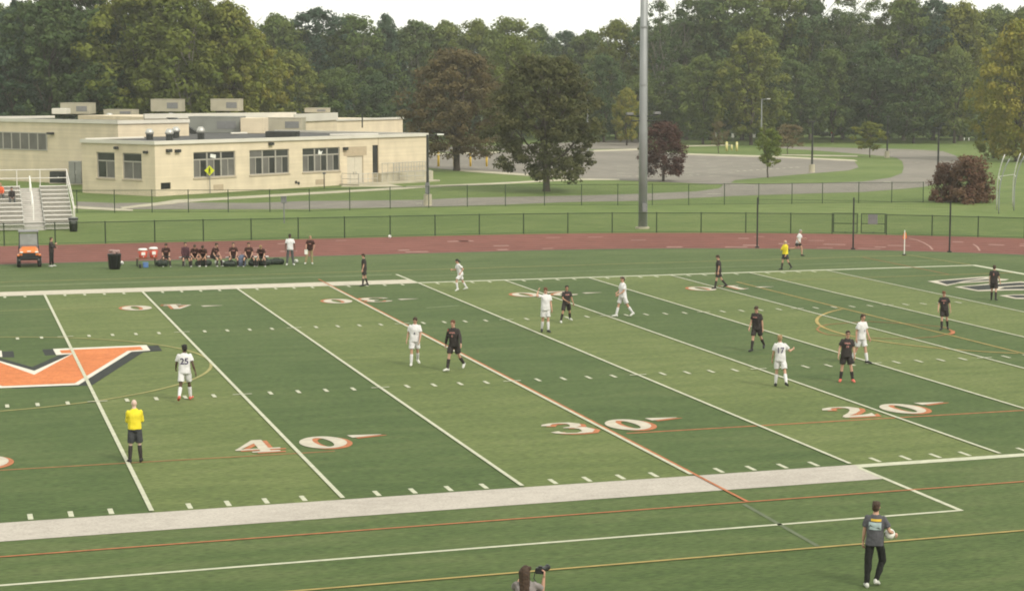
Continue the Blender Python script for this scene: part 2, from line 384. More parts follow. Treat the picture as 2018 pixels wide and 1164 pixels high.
# yard numbers: white serif figures with an orange drop shade
def fig0():
    mb = MB(); n = 28; v = []; f = []
    for i in range(n):
        a = 2*math.pi*i/n; ox, oy = .66*math.cos(a), .92*math.sin(a)
        ix, iy = .24*math.cos(a), .70*math.sin(a); ix += -.10*iy
        v += [(ox, oy, 0), (ix, iy, 0)]
    for i in range(n):
        j = (i+1) % n; f.append((2*i, 2*j, 2*j+1, 2*i+1))
    return mb.add(v, f)
def stroke(pts, ws): return ribbon(pts, ws, 0)
def fig4():
    mb = MB()
    mb.poly([(-.62, -.42, 0), (-.55, -.52, 0), (.30, .92, 0), (.02, .92, 0)])
    mb.poly([(.02, .92, .0004), (.30, .92, .0004), (.30, -.75, .0004), (.02, -.75, .0004)])
    mb.poly([(-.62, -.52, .0008), (.62, -.52, .0008), (.62, -.36, .0008), (-.62, -.36, .0008)])
    mb.poly([(-.22, -.92, .0012), (.55, -.92, .0012), (.55, -.75, .0012), (-.22, -.75, .0012)])
    return mb
def fig3():
    up = [(-.50, .50), (-.44, .68), (-.25, .82), (.0, .86), (.27, .78), (.40, .56), (.36, .30), (.18, .13), (-.08, .08)]
    lo = [(-.10, .07), (.20, .04), (.44, -.12), (.50, -.42), (.38, -.72), (.05, -.86), (-.26, -.80), (-.48, -.64), (-.54, -.46)]
    a = stroke(up, [.30, .26, .14, .11, .24, .36, .34, .18, .08]); b = stroke(lo, [.08, .16, .36, .42, .34, .12, .14, .26, .30])
    return a.add([(x, y, z+.0004) for x, y, z in b.v], b.f)
def fig2():
    up = [(-.48, .44), (-.42, .66), (-.20, .82), (.05, .86), (.32, .74), (.44, .48), (.34, .18), (.02, -.25), (-.36, -.62), (-.52, -.84)]
    a = stroke(up, [.32, .26, .14, .11, .28, .36, .32, .24, .18, .14])
    a.poly([(-.56, -.92, .0004), (.50, -.92, .0004), (.62, -.40, .0004), (.46, -.52, .0004), (.20, -.62, .0004), (-.45, -.68, .0004)])
    return a
def fig1():
    mb = MB(); mb.poly([(-.16, -.92, 0), (.18, -.92, 0), (.18, .92, 0), (.02, .92, 0), (-.42, .62, 0), (-.42, .52, 0), (-.16, .62, 0)])
    mb.poly([(-.46, -.92, .0004), (.48, -.92, .0004), (.48, -.76, .0004), (-.46, -.76, .0004)]); return mb
def fig5():
    lo = [(-.40, .30), (-.1, .28), (.25, .18), (.46, -.15), (.44, -.5), (.25, -.78), (-.05, -.86), (-.35, -.76), (-.5, -.55)]
    a = stroke(lo, [.12, .16, .30, .4, .38, .22, .13, .22, .3])
    a.poly([(-.45, .92, .0004), (.45, .92, .0004), (.45, .62, .0004), (-.35, .62, .0004), (-.35, .3, .0004), (-.45, .3, .0004)]); return a
def wedge():
    return MB().poly([(-.48, .24, 0), (-.40, -.20, 0), (.50, .06, 0), (.50, .10, 0)])
FIG = {c: (fn().mesh('figure', NUMW), fn().mesh('figure_shade', OLINE)) for c, fn in
       {'0': fig0, '1': fig1, '2': fig2, '3': fig3, '4': fig4, '5': fig5, '>': wedge}.items()}
def figure(c, x, y, rz):
    a, b = FIG[c]
    s = inst(b, 'yard_number_shade', turf, (x+.13, y-.13 if not rz else y+.10, Z3+.0004), (0, 0, rz))
    if rz: s.location.x = x-.13
    inst(a, 'yard_number', turf, (x, y, Z4+.0024), (0, 0, rz))
yn = 7.45; yf = 41.9
for yd in (50, 40, 30, 20, 10):
    xl = (50-yd)*YD; t = str(yd)[0]
    figure(t, xl-.98, yn, 0); figure('0', xl+.92, yn, 0)
    figure('0', xl-.92, yf, math.pi); figure(t, xl+.92, yf, math.pi)
    if yd < 50:
        figure('>', xl+2.25, yn+.62, 0); inst(FIG['>'][0], 'yard_number', turf, (xl+2.4, yf-.2, Z4+.0024))
# midfield letter: orange, white edge, black drop
def lz(x, y): return at(x/3.88, 640+y/3.88)[:2]
rightside = [lz(430, 232), lz(405, 185), lz(1120, 155), lz(1150, 197), lz(1005, 207), lz(600, 460)]
notch = lz(262, 352); n2 = lz(545, 224)
axis = notch[0]
mir = lambda p: (2*axis-p[0], p[1]+.10)
outer = [notch, n2]+rightside+[mir(p) for p in reversed(rightside)]+[mir(n2)]
flat([(p[0]+.42, p[1]-.22) for p in outer], Z1+.0012).build('midfield_letter_shade', LOGO_K, turf)
flat([(p[0]-.40, p[1]-.02) for p in outer], Z1+.0024).build('midfield_letter_shade', LOGO_K, turf)
flat(outer, Z2).build('midfield_letter_edge', mat('letter_white', (.56, .53, .45), .9, var=.06, scale=3), turf)
ri = [lz(500, 219), lz(462, 217), lz(455, 195), lz(1073, 168), lz(1095, 192), lz(975, 200), lz(570, 447)]
inn = [lz(262, 383), lz(570, 219)]+ri[1:]
inn = [lz(262, 383), lz(566, 217), lz(470, 219), lz(456, 196), lz(1073, 168), lz(1095, 191), lz(975, 200), lz(572, 448)]
inn = inn+[mir(p) for p in reversed(inn[1:])]
flat(inn, Z3).build('midfield_letter', LOGO_O, turf)
# end-zone lettering, black with white edges
def ez(x, y): return at(1560+x/4.406, 480+y/4.406)[:2]
EZ = [([(1180, 328), (1640, 290), (1740, 286), (1700, 300), (1890, 312), (1855, 322), (1600, 338), (1450, 345), (1345, 368)],
       [[(1270, 328), (1660, 299), (1690, 300), (1500, 325), (1420, 345), (1350, 358)], [(1480, 335), (1700, 310), (1800, 315), (1560, 333)]]),
      ([(1412, 377), (1590, 362), (1700, 350), (1990, 330), (2060, 335), (2060, 405), (1870, 408), (1620, 415)],
       [[(1470, 378), (1700, 360), (1980, 340), (2060, 347), (2060, 360), (1800, 375), (1740, 400), (1620, 406)], [(1800, 398), (1850, 380), (2060, 368), (2060, 396)]]),
      ([(1800, 452), (1930, 444), (2080, 442), (2080, 482), (1945, 481)], [[(1870, 454), (1940, 450), (2080, 450), (2080, 472), (1950, 472)]])]
for k, (wp, bl) in enumerate(EZ):
    flat([ez(*p) for p in wp], Z3).build('end_zone_letter_edge', NUMW, turf)
    for b in bl: flat([ez(*p) for p in b], Z4).build('end_zone_letter', LOGO_K, turf)

# ------------------------------------------------------------------ roads, paths and parking lot
def sheet(name, P, z, m_, parent=None): 
    o = flat(pxs(P), z).build(name, m_, parent)
    return o if parent else tag(o, kind='structure')
road = sheet('road', [(150, 397), (225, 400), (350, 398.7), (500, 400), (598, 396), (736, 395), (830, 393.7), (924, 389.5), (1048, 387), (1171, 384.6), (1258, 382), (1373, 377), (1418, 371), (1425, 364), (1440, 360.5),
    (1487, 362), (1600, 361), (1703, 357.6), (1755, 350), (1778, 341), (1781, 330), (1778, 317.6), (1767, 311), (1744, 308), (1690, 303), (1600, 296), (1500, 290),
    (1500, 287.5), (1600, 289.5), (1690, 292), (1744, 293), (1796, 294.5), (1858, 298), (1884, 307), (1900, 325), (1890, 345), (1860, 358), (1822, 368), (1780, 372), (1703, 378), (1572, 382), (1448, 386), (1349, 391), (1258, 395.7), (1122, 398), (998, 403), (850, 407), (598, 412), (350, 412), (225, 412), (150, 411)], -.004, ASPH)
lot = sheet('parking_lot', [(780, 305), (845, 303), (986, 299), (1256, 295), (1353, 304), (1522, 309), (1683, 316.5), (1692, 330), (1672, 336), (1572, 344), (1448, 355), (1440, 360.3), (1425, 363.5), (1262, 357), (1200, 354.5), (1132, 350), (909, 336), (845, 331), (780, 333)], 0, ASPH)
sheet('service_drive', [(845, 290), (986, 287), (1160, 279), (1256, 274), (1262, 288), (1256, 293), (986, 297), (845, 300)], 0, ASPH)
CW = [[(800, 371.5), (973, 363.5), (1132, 355), (1221, 355), (1221, 353), (1132, 352), (973, 360.5), (800, 367.5)],
      [(241, 411.5), (341, 402), (350, 400), (400, 396), (598, 384), (821, 371), (821, 367.5), (598, 380), (400, 391.5), (345, 394), (300, 401), (238, 408.5)],
      [(145, 411), (225, 415), (262, 415.5), (262, 413.5), (225, 411), (145, 406)],
      [(909, 334), (1132, 349.5), (1132, 352), (1050, 347.5), (905, 337.5)],
      [(672, 368), (795, 368), (760, 361.5), (680, 363)],
      [(845, 306), (986, 301.5), (986, 299), (845, 303)], [(1170, 299), (1256, 296.5), (1256, 293), (1170, 296)],
      [(1353, 305.5), (1522, 310.5), (1683, 318), (1690, 317.5), (1683, 315), (1522, 307.5), (1353, 302.5)],
      [(1353, 289), (1440, 287), (1440, 285.5), (1353, 287)], [(1540, 306), (1690, 309), (1690, 306.8), (1540, 304.5)]]
for i, P in enumerate(CW):
    q = pxs(P); tag(prism(q, -.05, .02+.004*(i % 3)).build('sidewalk' if i < 5 else 'kerb', CONC), kind='structure')
random.seed(8)
for k in range(7):                         # bay lines
    y = 309+k*6.3; x = 1215 if k > 2 else 1375
    while x < 1560-k*18:
        L = random.uniform(14, 26)
        if not (1255 < x < 1280): ribbon([at(x, y)[:2], at(x+L, y+random.uniform(-.4, .4))[:2]], .30, .004).build('bay_line', WLINE, lot)
        x += random.uniform(34, 56)
for x in list(range(1238, 1375, 15))+[]: ribbon([at(x, 347.5-(x-1238)*.025)[:2], at(x+5, 347.2-(x-1238)*.025)[:2]], .4, .004).build('bay_line', WLINE, lot)
for i, x in enumerate(range(1452, 1570, 13)): ribbon([at(x, 337-i*.85)[:2], at(x+5, 337.6-i*.85)[:2]], .4, .004).build('bay_line', WLINE, lot)
for P in (((1440, 364.5), (1488, 365)), ((1394, 382), (1420, 382)), ((1742, 358), (1756, 358)), ((1804, 320), (1812, 320)), ((1792, 300), (1800, 300)), ((820, 400.5), (832, 400.5)), ((1724, 308), (1734, 308))):
    ribbon([at(*P[0])[:2], at(*P[1])[:2]], .45, 0).build('road_mark', WLINE, road)

# ================================================================== FENCES
def wire_panel(L, Hh, step, wd):
    """chain-link wires of one bay as thin flat ribbons crossing both ways"""
    mb = MB(); k = -Hh
    while k < L:
        for s in (0, 1):
            x0, z0, x1, z1 = k, 0.04, k+Hh, Hh
            if x0 < 0: z0 += -x0; x0 = 0
            if x1 > L: z1 -= x1-L; x1 = L
            if z1 - z0 > .03:
                a, b = ((x0, z0), (x1, z1)) if s == 0 else ((L-x0, z0), (L-x1, z1))
                o = .0 if s == 0 else .004; h = wd*.7
                mb.add([(a[0]-h, o, a[1]), (a[0]+h, o, a[1]), (b[0]+h, o, b[1]), (b[0]-h, o, b[1])], [(0, 1, 2, 3)])
        k += step
    return mb
def fence(name, label, pts, Hh, material, group=None, skip=(), bottom=True, step=.09, wd=.006, pr=.04):
    root = thing(name, label, 'fence', (pts[0][0], pts[0][1], 0), 0, group)
    o = Vector((pts[0][0], pts[0][1], 0))
    post = MB().tube([(0, 0, 0), (0, 0, Hh+.03)], pr, 8).ell((0, 0, Hh+.03), (pr*1.2, pr*1.2, pr)).mesh('post', material)
    L0 = 3.05; panel = wire_panel(L0, Hh, step, wd).mesh('wire_mesh', material)
    rail = MB().tube([(0, 0, 0), (1, 0, 0)], pr*.62, 6).mesh('rail', material)
    for i, p in enumerate(pts):
        q = Vector((p[0], p[1], 0))-o; inst(post, 'post', root, q)
        if i+1 < len(pts) and i not in skip:
            d = Vector((pts[i+1][0]-p[0], pts[i+1][1]-p[1], 0)); a = math.atan2(d.y, d.x); L = d.length
            inst(rail, 'top_rail', root, q+Vector((0, 0, Hh)), (0, 0, a), (L, 1, 1))
            if bottom: inst(rail, 'bottom_wire', root, q+Vector((0, 0, .06)), (0, 0, a), (L, .5, .5))
            inst(panel, 'wire_mesh', root, q, (0, 0, a), (L/L0, 1, 1))
    return root
FR = 53.75
def path1(s):                              # along the outside of the track, s = distance past x = 28.12
    x = 28.12+s
    if x < 32.5: return (x, MIDY+FR)
    a = (x-32.5)/FR; return (32.5+FR*math.sin(a), MIDY+FR*math.cos(a))
G0 = 12                                    # gate bays start after this post
pts1 = [path1(3.06*k) for k in range(-12, 11)]
gl = at(1640, 460); gm = at(1691, 460.5); gr = at(1747, 462)
def ang(p): return 32.5+FR*math.atan2(p[0]-32.5, p[1]-MIDY)-28.12
sl, sr = ang(gl), ang(gr)
left = [path1(3.06*k) for k in range(-12, 20) if 3.06*k < sl-.8]+[path1(sl)]
rght = [path1(sr)]+[path1(sr+3.06*k) for k in range(1, 6)]
fence('chain_link_fence', 'low dark green chain-link fence behind the red track, left of the gate', left, 1.35, DGREEN, step=.10, wd=.007)
fence('chain_link_fence', 'short dark green chain-link fence run right of the double gate beyond the track', rght, 1.35, DGREEN, step=.10, wd=.007)
for (s0, s1, lab, sign) in ((sl, (sl+sr)/2-.05, 'left leaf of the dark green chain-link gate beyond the track', 0), ((sl+sr)/2+.05, sr, 'right gate leaf carrying a small grey board beyond the track', 1)):
    a, b = Vector((*path1(s0), 0)), Vector((*path1(s1), 0)); d = b-a; g = thing('gate', lab, 'gate', a, math.atan2(d.y, d.x)); L = d.length
    fr = MB()
    for x in (.09, L-.09): fr.tube([(x, 0, .08), (x, 0, 1.42)], .035, 8)
    for z in (.10, .72, 1.40): fr.tube([(.09, 0, z), (L-.09, 0, z)], .028, 6)
    fr.build('gate_frame', DGREEN, g)
    wire_panel(L-.2, 1.3, .10, .007).build('wire_mesh', DGREEN, g).location = (.1, 0, .08)
    MB().tube([(L/2, .03, .06), (L/2, .03, .16)], .04, 8).build('wheel', DARKM, g)
    if sign: MB().bx(L*.30, L*.66, -.05, -.03, .70, 1.36).build('board', GREYP, g)
def v2(px):
    T = [(0, 421), (152, 419.5), (450, 418.5), (610, 417), (769, 411.5), (921, 407.6), (1073, 405), (1357, 404.2), (1495, 403), (1692, 400), (1850, 399)]
    for (a, va), (b, vb) in zip(T, T[1:]):
        if px <= b: return va+(vb-va)*(px-a)/(b-a)
P2 = [10, 80, 152, 226, 300, 371.5, 450, 532, 610, 689.5, 769, 845, 921, 996, 1073, 1146, 1217.5, 1285.5, 1357, 1427.5, 1495, 1560.5, 1620.5, 1692, 1757, 1819]
fence('chain_link_fence', 'taller thin chain-link fence along the near edge of the grey road', [at(p, v2(p))[:2] for p in P2], 1.75, DGREEN, step=.13, wd=.005, pr=.035)

# ball-stop posts with netting behind the goal corner
NP = [at(1492, 488), at(1681, 491), at(1871, 497)]
for i, (p, h, lab) in enumerate(zip(NP, (3.1, 3.15, 3.05), ('tall black net post at track edge, nearest the yellow-shirted far referee', 'tall black net post standing in front of the left gate leaf', 'tall black net post at track edge right of the corner flag'))):
    t = thing('net_post', lab, 'post', (p.x, p.y, 0), 0, 'net posts at the track edge')
    MB().tube([(0, 0, 0), (0, 0, h)], .055, 8).build('post', DARKM, t); MB().tube([(0, 0, h-.02), (0, 0, h+.06)], .03, 8).build('pulley', DARKM, t)
    MB().box((0, 0, .04), (.2, .2, .08)).build('base_plate', DARKM, t)
net = thing('ball_net', 'thin dark net stretched low between the tall black posts', 'net', (NP[0].x, NP[0].y, 0))
for a, b in zip(NP, NP[1:]):
    d = b-a; L = d.length; mb = MB(); e = d.normalized(); q = a-NP[0]
    for z in np.arange(.15, 3.0, .16): mb.tube([q+Vector((0, 0, z)), q+d+Vector((0, 0, z))], .0022, 3, False)
    for s in np.arange(0, L, .16): mb.tube([q+e*s+Vector((0, 0, .1)), q+e*s+Vector((0, 0, 3.0))], .0022, 3, False)
    mb.build('netting', DARKM, net)
    MB().tube([q+Vector((0, 0, 3.0)), q+d+Vector((0, 0, 3.0))], .008, 4).build('head_cable', DARKM, net)

# ================================================================== POLES AND SIGNS
p = at(1266, 450)
t = thing('stadium_light_pole', 'very tall grey steel floodlight pole rising out of the picture', 'pole', (p.x, p.y, 0))
MB().tube([(0, 0, 0), (0, 0, 7), (0, 0, 24)], [.29, .275, .20], 16).build('shaft', POLE, t, True)
MB().tube([(0, 0, -.05), (0, 0, .12)], .5, 16).build('base', CONC, t)
c = MB(); c.tube([(-1.15, 0, 7.95), (-.3, 0, 7.85)], .05, 6); c.tube([(.3, 0, 7.85), (1.2, 0, 8.0)], .05, 6); c.tube([(-.9, 0, 7.55), (.95, 0, 7.55)], .05, 6); c.build('cross_arm', DARKM, t)
MB().box((-1.0, 0, 8.05), (.45, .3, .16)).build('speaker', GREYP, t); MB().box((1.05, 0, 8.1), (.45, .3, .16)).build('speaker', GREYP, t)
b = MB().box((.0, -.42, 1.5), (.35, .2, .6)).build('control_box', GREYP, t)
for z in (10, 14, 19): MB().tube([(0, 0, z), (0, 0, z+.12)], .285, 16).build('band', POLE, t)
MB().tube([(.34, 0, 0), (.28, 0, 22)], .025, 6).build('conduit', POLE, t)
br = MB(); br.bx(-2.2, 2.2, -.1, .1, 23.4, 23.6); br.bx(-2.2, 2.2, -.1, .1, 22.2, 22.4); br.build('lamp_arm', POLE, t)
for i in range(5): MB().caps((-2+i, -.3, 23.2), (-2+i, -.6, 23.0), .25, .32).build('floodlight', GALV, t)

def lamp(px, py, top, lab, arm=1, dark=True, base=True, size=1.0):
    p = at(px, py); D = depth(p); h = (py-top)*D/F*1.0; m_ = DARKM if dark else POLE
    t = thing('parking_lamp', lab, 'lamp post', (p.x, p.y, 0), -YAW)
    if base: MB().tube([(0, 0, 0), (0, 0, .95)], [.36, .33], 14).build('footing', CONC, t)
    MB().tube([(0, 0, .0), (0, 0, h)], [.13*size, .09*size], 8).build('shaft', m_, t)
    if arm: 
        MB().tube([(0, 0, h-.1), (arm*.9, 0, h)], .04, 6).build('arm', m_, t)
        MB().box((arm*1.1, 0, h+.02), (.55, .28, .12)).build('lamp_head', WHITEM if not dark or arm > 0 else m_, t, bevel=.03)
    else: MB().box((0, 0, h+.08), (.6, .4, .16)).build('lamp_head', m_, t, bevel=.03)
    return t
t = lamp(843, 405, 266, 'dark lamp post on a concrete footing right of the school corner', 1)
MB().box((0, -.2, 1.45), (.35, .25, .9)).build('junction_box', GREYP, t)
lamp(1500, 292, 196, 'slim grey lamp post with a pale head at the far side of the parking lot', 1, False, False)
lamp(1600, 340, 242, 'black lamp post on a stout pale footing at the parking lot kerb', 0)
lamp(1748, 311, 232, 'black lamp post on the lawn tip beside the yellowing young tree', 0)
lamp(1848, 352, 255, 'black lamp post rising from behind the red-leaved bush', 0, True, False)
lamp(1158, 300, 196, 'pale lamp post seen through the right edge of the dark round tree', 0, False, False)
for (px, a, b, lab, nm) in ((1640, 275, 256, 'small red and white road sign before the wood', 'road_sign'),):
    p = at(px, a); t = thing(nm, lab, 'sign', (p.x, p.y, 0), -YAW); D = depth(p); h = (a-b)*D/F
    MB().tube([(0, 0, 0), (0, 0, h)], .06, 6).build('post', WHITEM, t); MB().tube([(0, -.08, h-.35), (0, -.05, h-.35)], .42, 8).build('sign_face', REDP, t)
    MB().box((0, -.07, h-1.05), (.55, .04, .5)).build('plate', WHITEM, t)
p = at(414, 381); D = depth(p)
t = thing('pedestrian_sign', 'fluorescent yellow-green diamond sign with a black walking figure before the school windows', 'sign', (p.x, p.y, 0), -YAW)
MB().tube([(0, 0, 0), (0, 0, 2.6)], .04, 6).build('post', GREYP, t)
s = MB().box((0, 0, 0), (.66, .03, .66)).build('sign_face', SIGNY, t); s.location = (0, -.06, 2.1); s.rotation_euler = (0, R(45), 0)
fg = MB(); fg.ell((0, -.09, 2.34), (.05, .012, .06)); fg.box((0, -.09, 2.14), (.11, .02, .26)); fg.box((-.05, -.09, 1.92), (.05, .02, .24)); fg.box((.05, -.09, 1.92), (.05, .02, .24)); fg.box((.1, -.09, 2.18), (.12, .02, .04)); fg.build('walking_figure', BLACKP, t)
p = at(639, 371); t = thing('sign_post', 'thin dark post with a small back-turned plate under the third window group', 'sign', (p.x, p.y, 0), -YAW)
MB().tube([(0, 0, 0), (0, 0, 1.5)], .045, 6).build('post', DARKM, t); MB().box((0, .05, 1.45), (.3, .02, .2)).build('plate', GREYP, t)
p = at(560, 440); t = thing('utility_box', 'small grey box on a post in the grass between the two fences', 'box', (p.x, p.y, 0), -YAW)
MB().tube([(0, 0, 0), (0, 0, 1.5)], .045, 6).build('post', GREYP, t); MB().box((0, 0, 1.7), (.38, .22, .45)).build('cabinet', GREYP, t, bevel=.02); MB().box((0, -.02, 1.94), (.44, .3, .04)).build('lid', GREYP, t)
bol = None
for i, (px, y0, y1, m_, w, lab) in enumerate(((864, 328, 300, YELP, .30, 'yellow bollard nearest the lamp post by the school corner'), (895, 328, 301, YELP, .24, 'yellow bollard partly behind the trunk of the brown tree'), (927, 328, 303, YELP, .26, 'first yellow bollard right of the brown tree trunk'), (959, 328, 302, YELP, .26, 'second yellow bollard right of the brown tree trunk'), (990, 328, 310, YELP, .24, 'yellow bollard at the left edge of the round tree crown'),
        (1432, 298, 281, YPALE, .36, 'left of two tall pale yellow bollards beyond the parking lot'), (1442, 297, 286, YPALE, .24, 'short pale yellow bollard between the two tall ones'), (1452, 298, 281, YPALE, .36, 'right of two tall pale yellow bollards beyond the parking lot'), (1542, 282, 275, YPALE, .22, 'left of two tiny pale bollards before the wood'), (1550, 282, 275, YPALE, .22, 'right of two tiny pale bollards before the wood'),
        (1900, 278, 272, WHITEM, .2, 'left of two tiny white markers at the edge of the wood'), (1909, 278, 272, WHITEM, .2, 'right of two tiny white markers at the edge of the wood'))):
    p = at(px, y0); h = (y0-y1)*depth(p)/F; t = thing('bollard', lab, 'bollard', (p.x, p.y, 0), 0, 'bollards round the parking lot')
    MB().tube([(0, 0, 0), (0, 0, h)], w/2, 10).ell((0, 0, h), (w/2, w/2, w*.35)).build('sleeve', m_, t, True)
    if w > .2: MB().tube([(0, 0, h*.80), (0, 0, h*.86)], w/2+.006, 10).build('band', WHITEM, t)
for i, (px, y0, y1, w, lab) in enumerate(((1409, 276, 267, .9, 'small pale box on a post behind the leftmost young orange tree'), (1444, 276, 268, .9, 'small pale sign board behind the pale yellow bollards'), (1486, 277, 268, .9, 'small pale sign board left of the grey lamp post'))):
    p = at(px, y0+2); t = thing('notice_board', lab, 'sign', (p.x, p.y, 0), -YAW, 'small boards before the wood'); h = (y0-y1)*depth(p)/F+.6
    MB().tube([(0, 0, 0), (0, 0, h)], .05, 6).build('post', GREYP, t); MB().box((0, -.06, h-.35), (w*.55, .05, .75)).build('board', WHITEM, t)
# discus cage
p0, p1_ = at(1968, 421), at(1998, 415)
t = thing('throwing_cage', 'pale curved poles of a throwing cage on the grass at the right edge', 'cage', (p0.x, p0.y, 0), -YAW)
def curved(x, y, h, bend, m_, nm='curved_post'):
    pts = [(x+bend*max(0, (k/10-.35)/.65)**2, y, h*k/10) for k in range(11)]
    MB().tube(pts, .045, 8).build(nm, m_, t, True); return pts
a = curved(0, 0, 4.35, .75, POLE); q = p1_-p0
qx = q.dot(Vector((math.cos(-YAW), math.sin(-YAW), 0))); qy = q.dot(Vector((math.sin(YAW), math.cos(YAW), 0)))
b = curved(qx, qy, 4.5, .75, POLE); c1 = curved(.9, 5.0, 4.5, .55, GALV); c2 = curved(qx+1.0, qy+5, 4.5, .55, GALV)
for A, B in ((a, c1), (b, c2), (c1, c2)): MB().tube([A[6], B[6]], .03, 6).build('brace', GALV, t)
mb = MB()
for k in range(1, 10):
    for A, B in ((c1, c2), (a, c1), (b, c2)): mb.tube([A[k], B[k]], .006, 3, False)
mb.build('netting', DARKM, t)
# corner flag
p = at(1782, 503); t = thing('corner_flag', 'white pole with a small orange pennant at the far corner of the pitch', 'flag', (p.x, p.y, 0), -YAW)
MB().tube([(0, 0, 0), (0, 0, 1.5)], .03, 8).build('pole', WHITEM, t); MB().tube([(0, 0, 0), (0, 0, .08)], .12, 10).build('base', DARKM, t)
mb = MB(); mb.add([(0, -.01, 1.48), (.10, -.03, 1.30), (.12, -.02, 1.05), (.0, -.01, .92), (-.11, -.0, 1.02), (-.06, 0, 1.28), (0, .02, 1.48), (.10, 0.0, 1.30), (.12, .01, 1.05), (0, .02, .92), (-.11, .03, 1.02), (-.06, .03, 1.28)],
   [(0, 1, 2, 3, 4, 5), (11, 10, 9, 8, 7, 6), (0, 6, 7, 1), (1, 7, 8, 2), (2, 8, 9, 3), (3, 9, 10, 4), (4, 10, 11, 5), (5, 11, 6, 0)]); mb.build('pennant', ORNG, t)
ribbon([at(x, y)[:2] for x, y in ((1872, 652), (1878, 654), (1878, 658), (1872, 660))], .16, Z5+.016).build('penalty_mark', OLINE, turf)

# ================================================================== SCHOOL BUILDING
A0 = at(307, 387); fa = R(55)
CR = Vector((math.cos(YAW), -math.sin(YAW), 0)); CF = Vector((math.sin(YAW), math.cos(YAW), 0))   # level right / level forward
U = (CR*math.cos(fa)+CF*math.sin(fa)); V = (CF*math.cos(fa)-CR*math.sin(fa)); ZV = Vector((0, 0, 1))
def fit_len(P, D, px, z):                  # distance along D from P at which a point projects to column px
    r_ = (px-W/2-OX)/F
    a = P-CAM; a = Vector((a.x, a.y, z-CAM.z)); n = RGT-FWD*r_
    return -a.dot(n)/D.dot(n)
HB = 10.05-(279.7-167)*depth(A0)/F         # roof height of front block
LF = fit_len(A0, U, 840, HB); LS = fit_len(A0, V, 160, HB)
school = thing('school_building', 'long low cream brick school with flat roofs, grey window groups and rooftop units', 'building', (A0.x, A0.y, 0), math.atan2(U.y, U.x))
# local axes: x along facade (U), y back (V)
def loc(P): d = Vector(P)-Vector((A0.x, A0.y, 0)); return Vector((d.dot(U), d.dot(V), d.z))
def onF(px, py): q = loc(onplane(px, py, A0, V)); return q.x, q.z            # on facade plane y=0
def onS(px, py): q = loc(onplane(px, py, A0, U)); return q.y, q.z            # on side plane x=0
def wall_open(L, z0, z1, ops, M, rev=.22):
    """wall sheet in local (s,z) with real openings and reveals; M maps (s, depth, z)"""
    mb = MB(); S = sorted({0, L}|{o[0] for o in ops}|{o[1] for o in ops}); Zs = sorted({z0, z1}|{o[2] for o in ops}|{o[3] for o in ops})
    for a, b in zip(S, S[1:]):
        for c, d in zip(Zs, Zs[1:]):
            if any(o[0] <= (a+b)/2 <= o[1] and o[2] <= (c+d)/2 <= o[3] for o in ops): continue
            mb.add([M(a, 0, c), M(b, 0, c), M(b, 0, d), M(a, 0, d)], [(0, 1, 2, 3)])
    for o in ops:
        a, b, c, d = o[:4]; q = [(a, c), (b, c), (b, d), (a, d)]
        for i in range(4):
            s, t_ = q[i], q[(i+1) % 4]
            mb.add([M(s[0], 0, s[1]), M(t_[0], 0, t_[1]), M(t_[0], rev, t_[1]), M(s[0], rev, s[1])], [(3, 2, 1, 0)])
    return mb
MF = lambda s, d, z: Vector((s, d, z))
MS = lambda s, d, z: Vector((d, s, z))
WF = []
for (x0, x1, yt0, yt1, yb0, yb1) in ((381, 463.5, 299.5, 297, 348.6, 345.5), (491.5, 569.5, 295.5, 294, 343.6, 342.5), (596, 669.6, 292.5, 291, 340.5, 339.2)):
    a = onF(x0, yt0); b = onF(x1, yt1); c = onF(x0, yb0); d = onF(x1, yb1); WF.append((a[0], b[0], (c[1]+d[1])/2, (a[1]+b[1])/2))
za = sum(w[2] for w in WF)/3; zb = sum(w[3] for w in WF)/3; WF = [(w[0], w[1], za, zb) for w in WF]
d0 = onF(684.5, 362)[0]; d1 = onF(716.5, 360)[0]; dz = onF(700, 307.5)[1]; dzb = onF(700, 363)[1]
dark0, dark1 = onF(734, 290)[0], onF(746, 290)[0]; dkz = onF(740, 286)[1]
vent0, vent1 = onF(317, 366)[0], onF(336.5, 366)[0]; vz0, vz1 = onF(326, 373)[1], onF(326, 360)[1]
ops = WF+[(d0, d1, -.3, dz), (dark0, dark1, .9, dkz), (vent0, vent1, vz0, vz1)]
wall_open(LF, -.3, HB-.32, ops, MF).build('front_wall', BRICK, school)
LSX = LS
s0 = [onS(190, 300)[0], onS(225.5, 301)[0], onS(241, 302)[0], onS(278.5, 302)[0]]; sz0 = onS(208, 351)[1]; sz1 = onS(208, 300)[1]
sw = [(min(s0[0], s0[1]), max(s0[0], s0[1]), sz0, sz1), (min(s0[2], s0[3]), max(s0[2], s0[3]), sz0, sz1)]
wall_open(LSX, -.3, HB-.32, sw, MS).build('side_wall', BRICK, school)
mb = MB(); mb.bx(LF-.02, LF, 0, 22, -.3, HB-.32); mb.build('end_wall', BRICK, school)
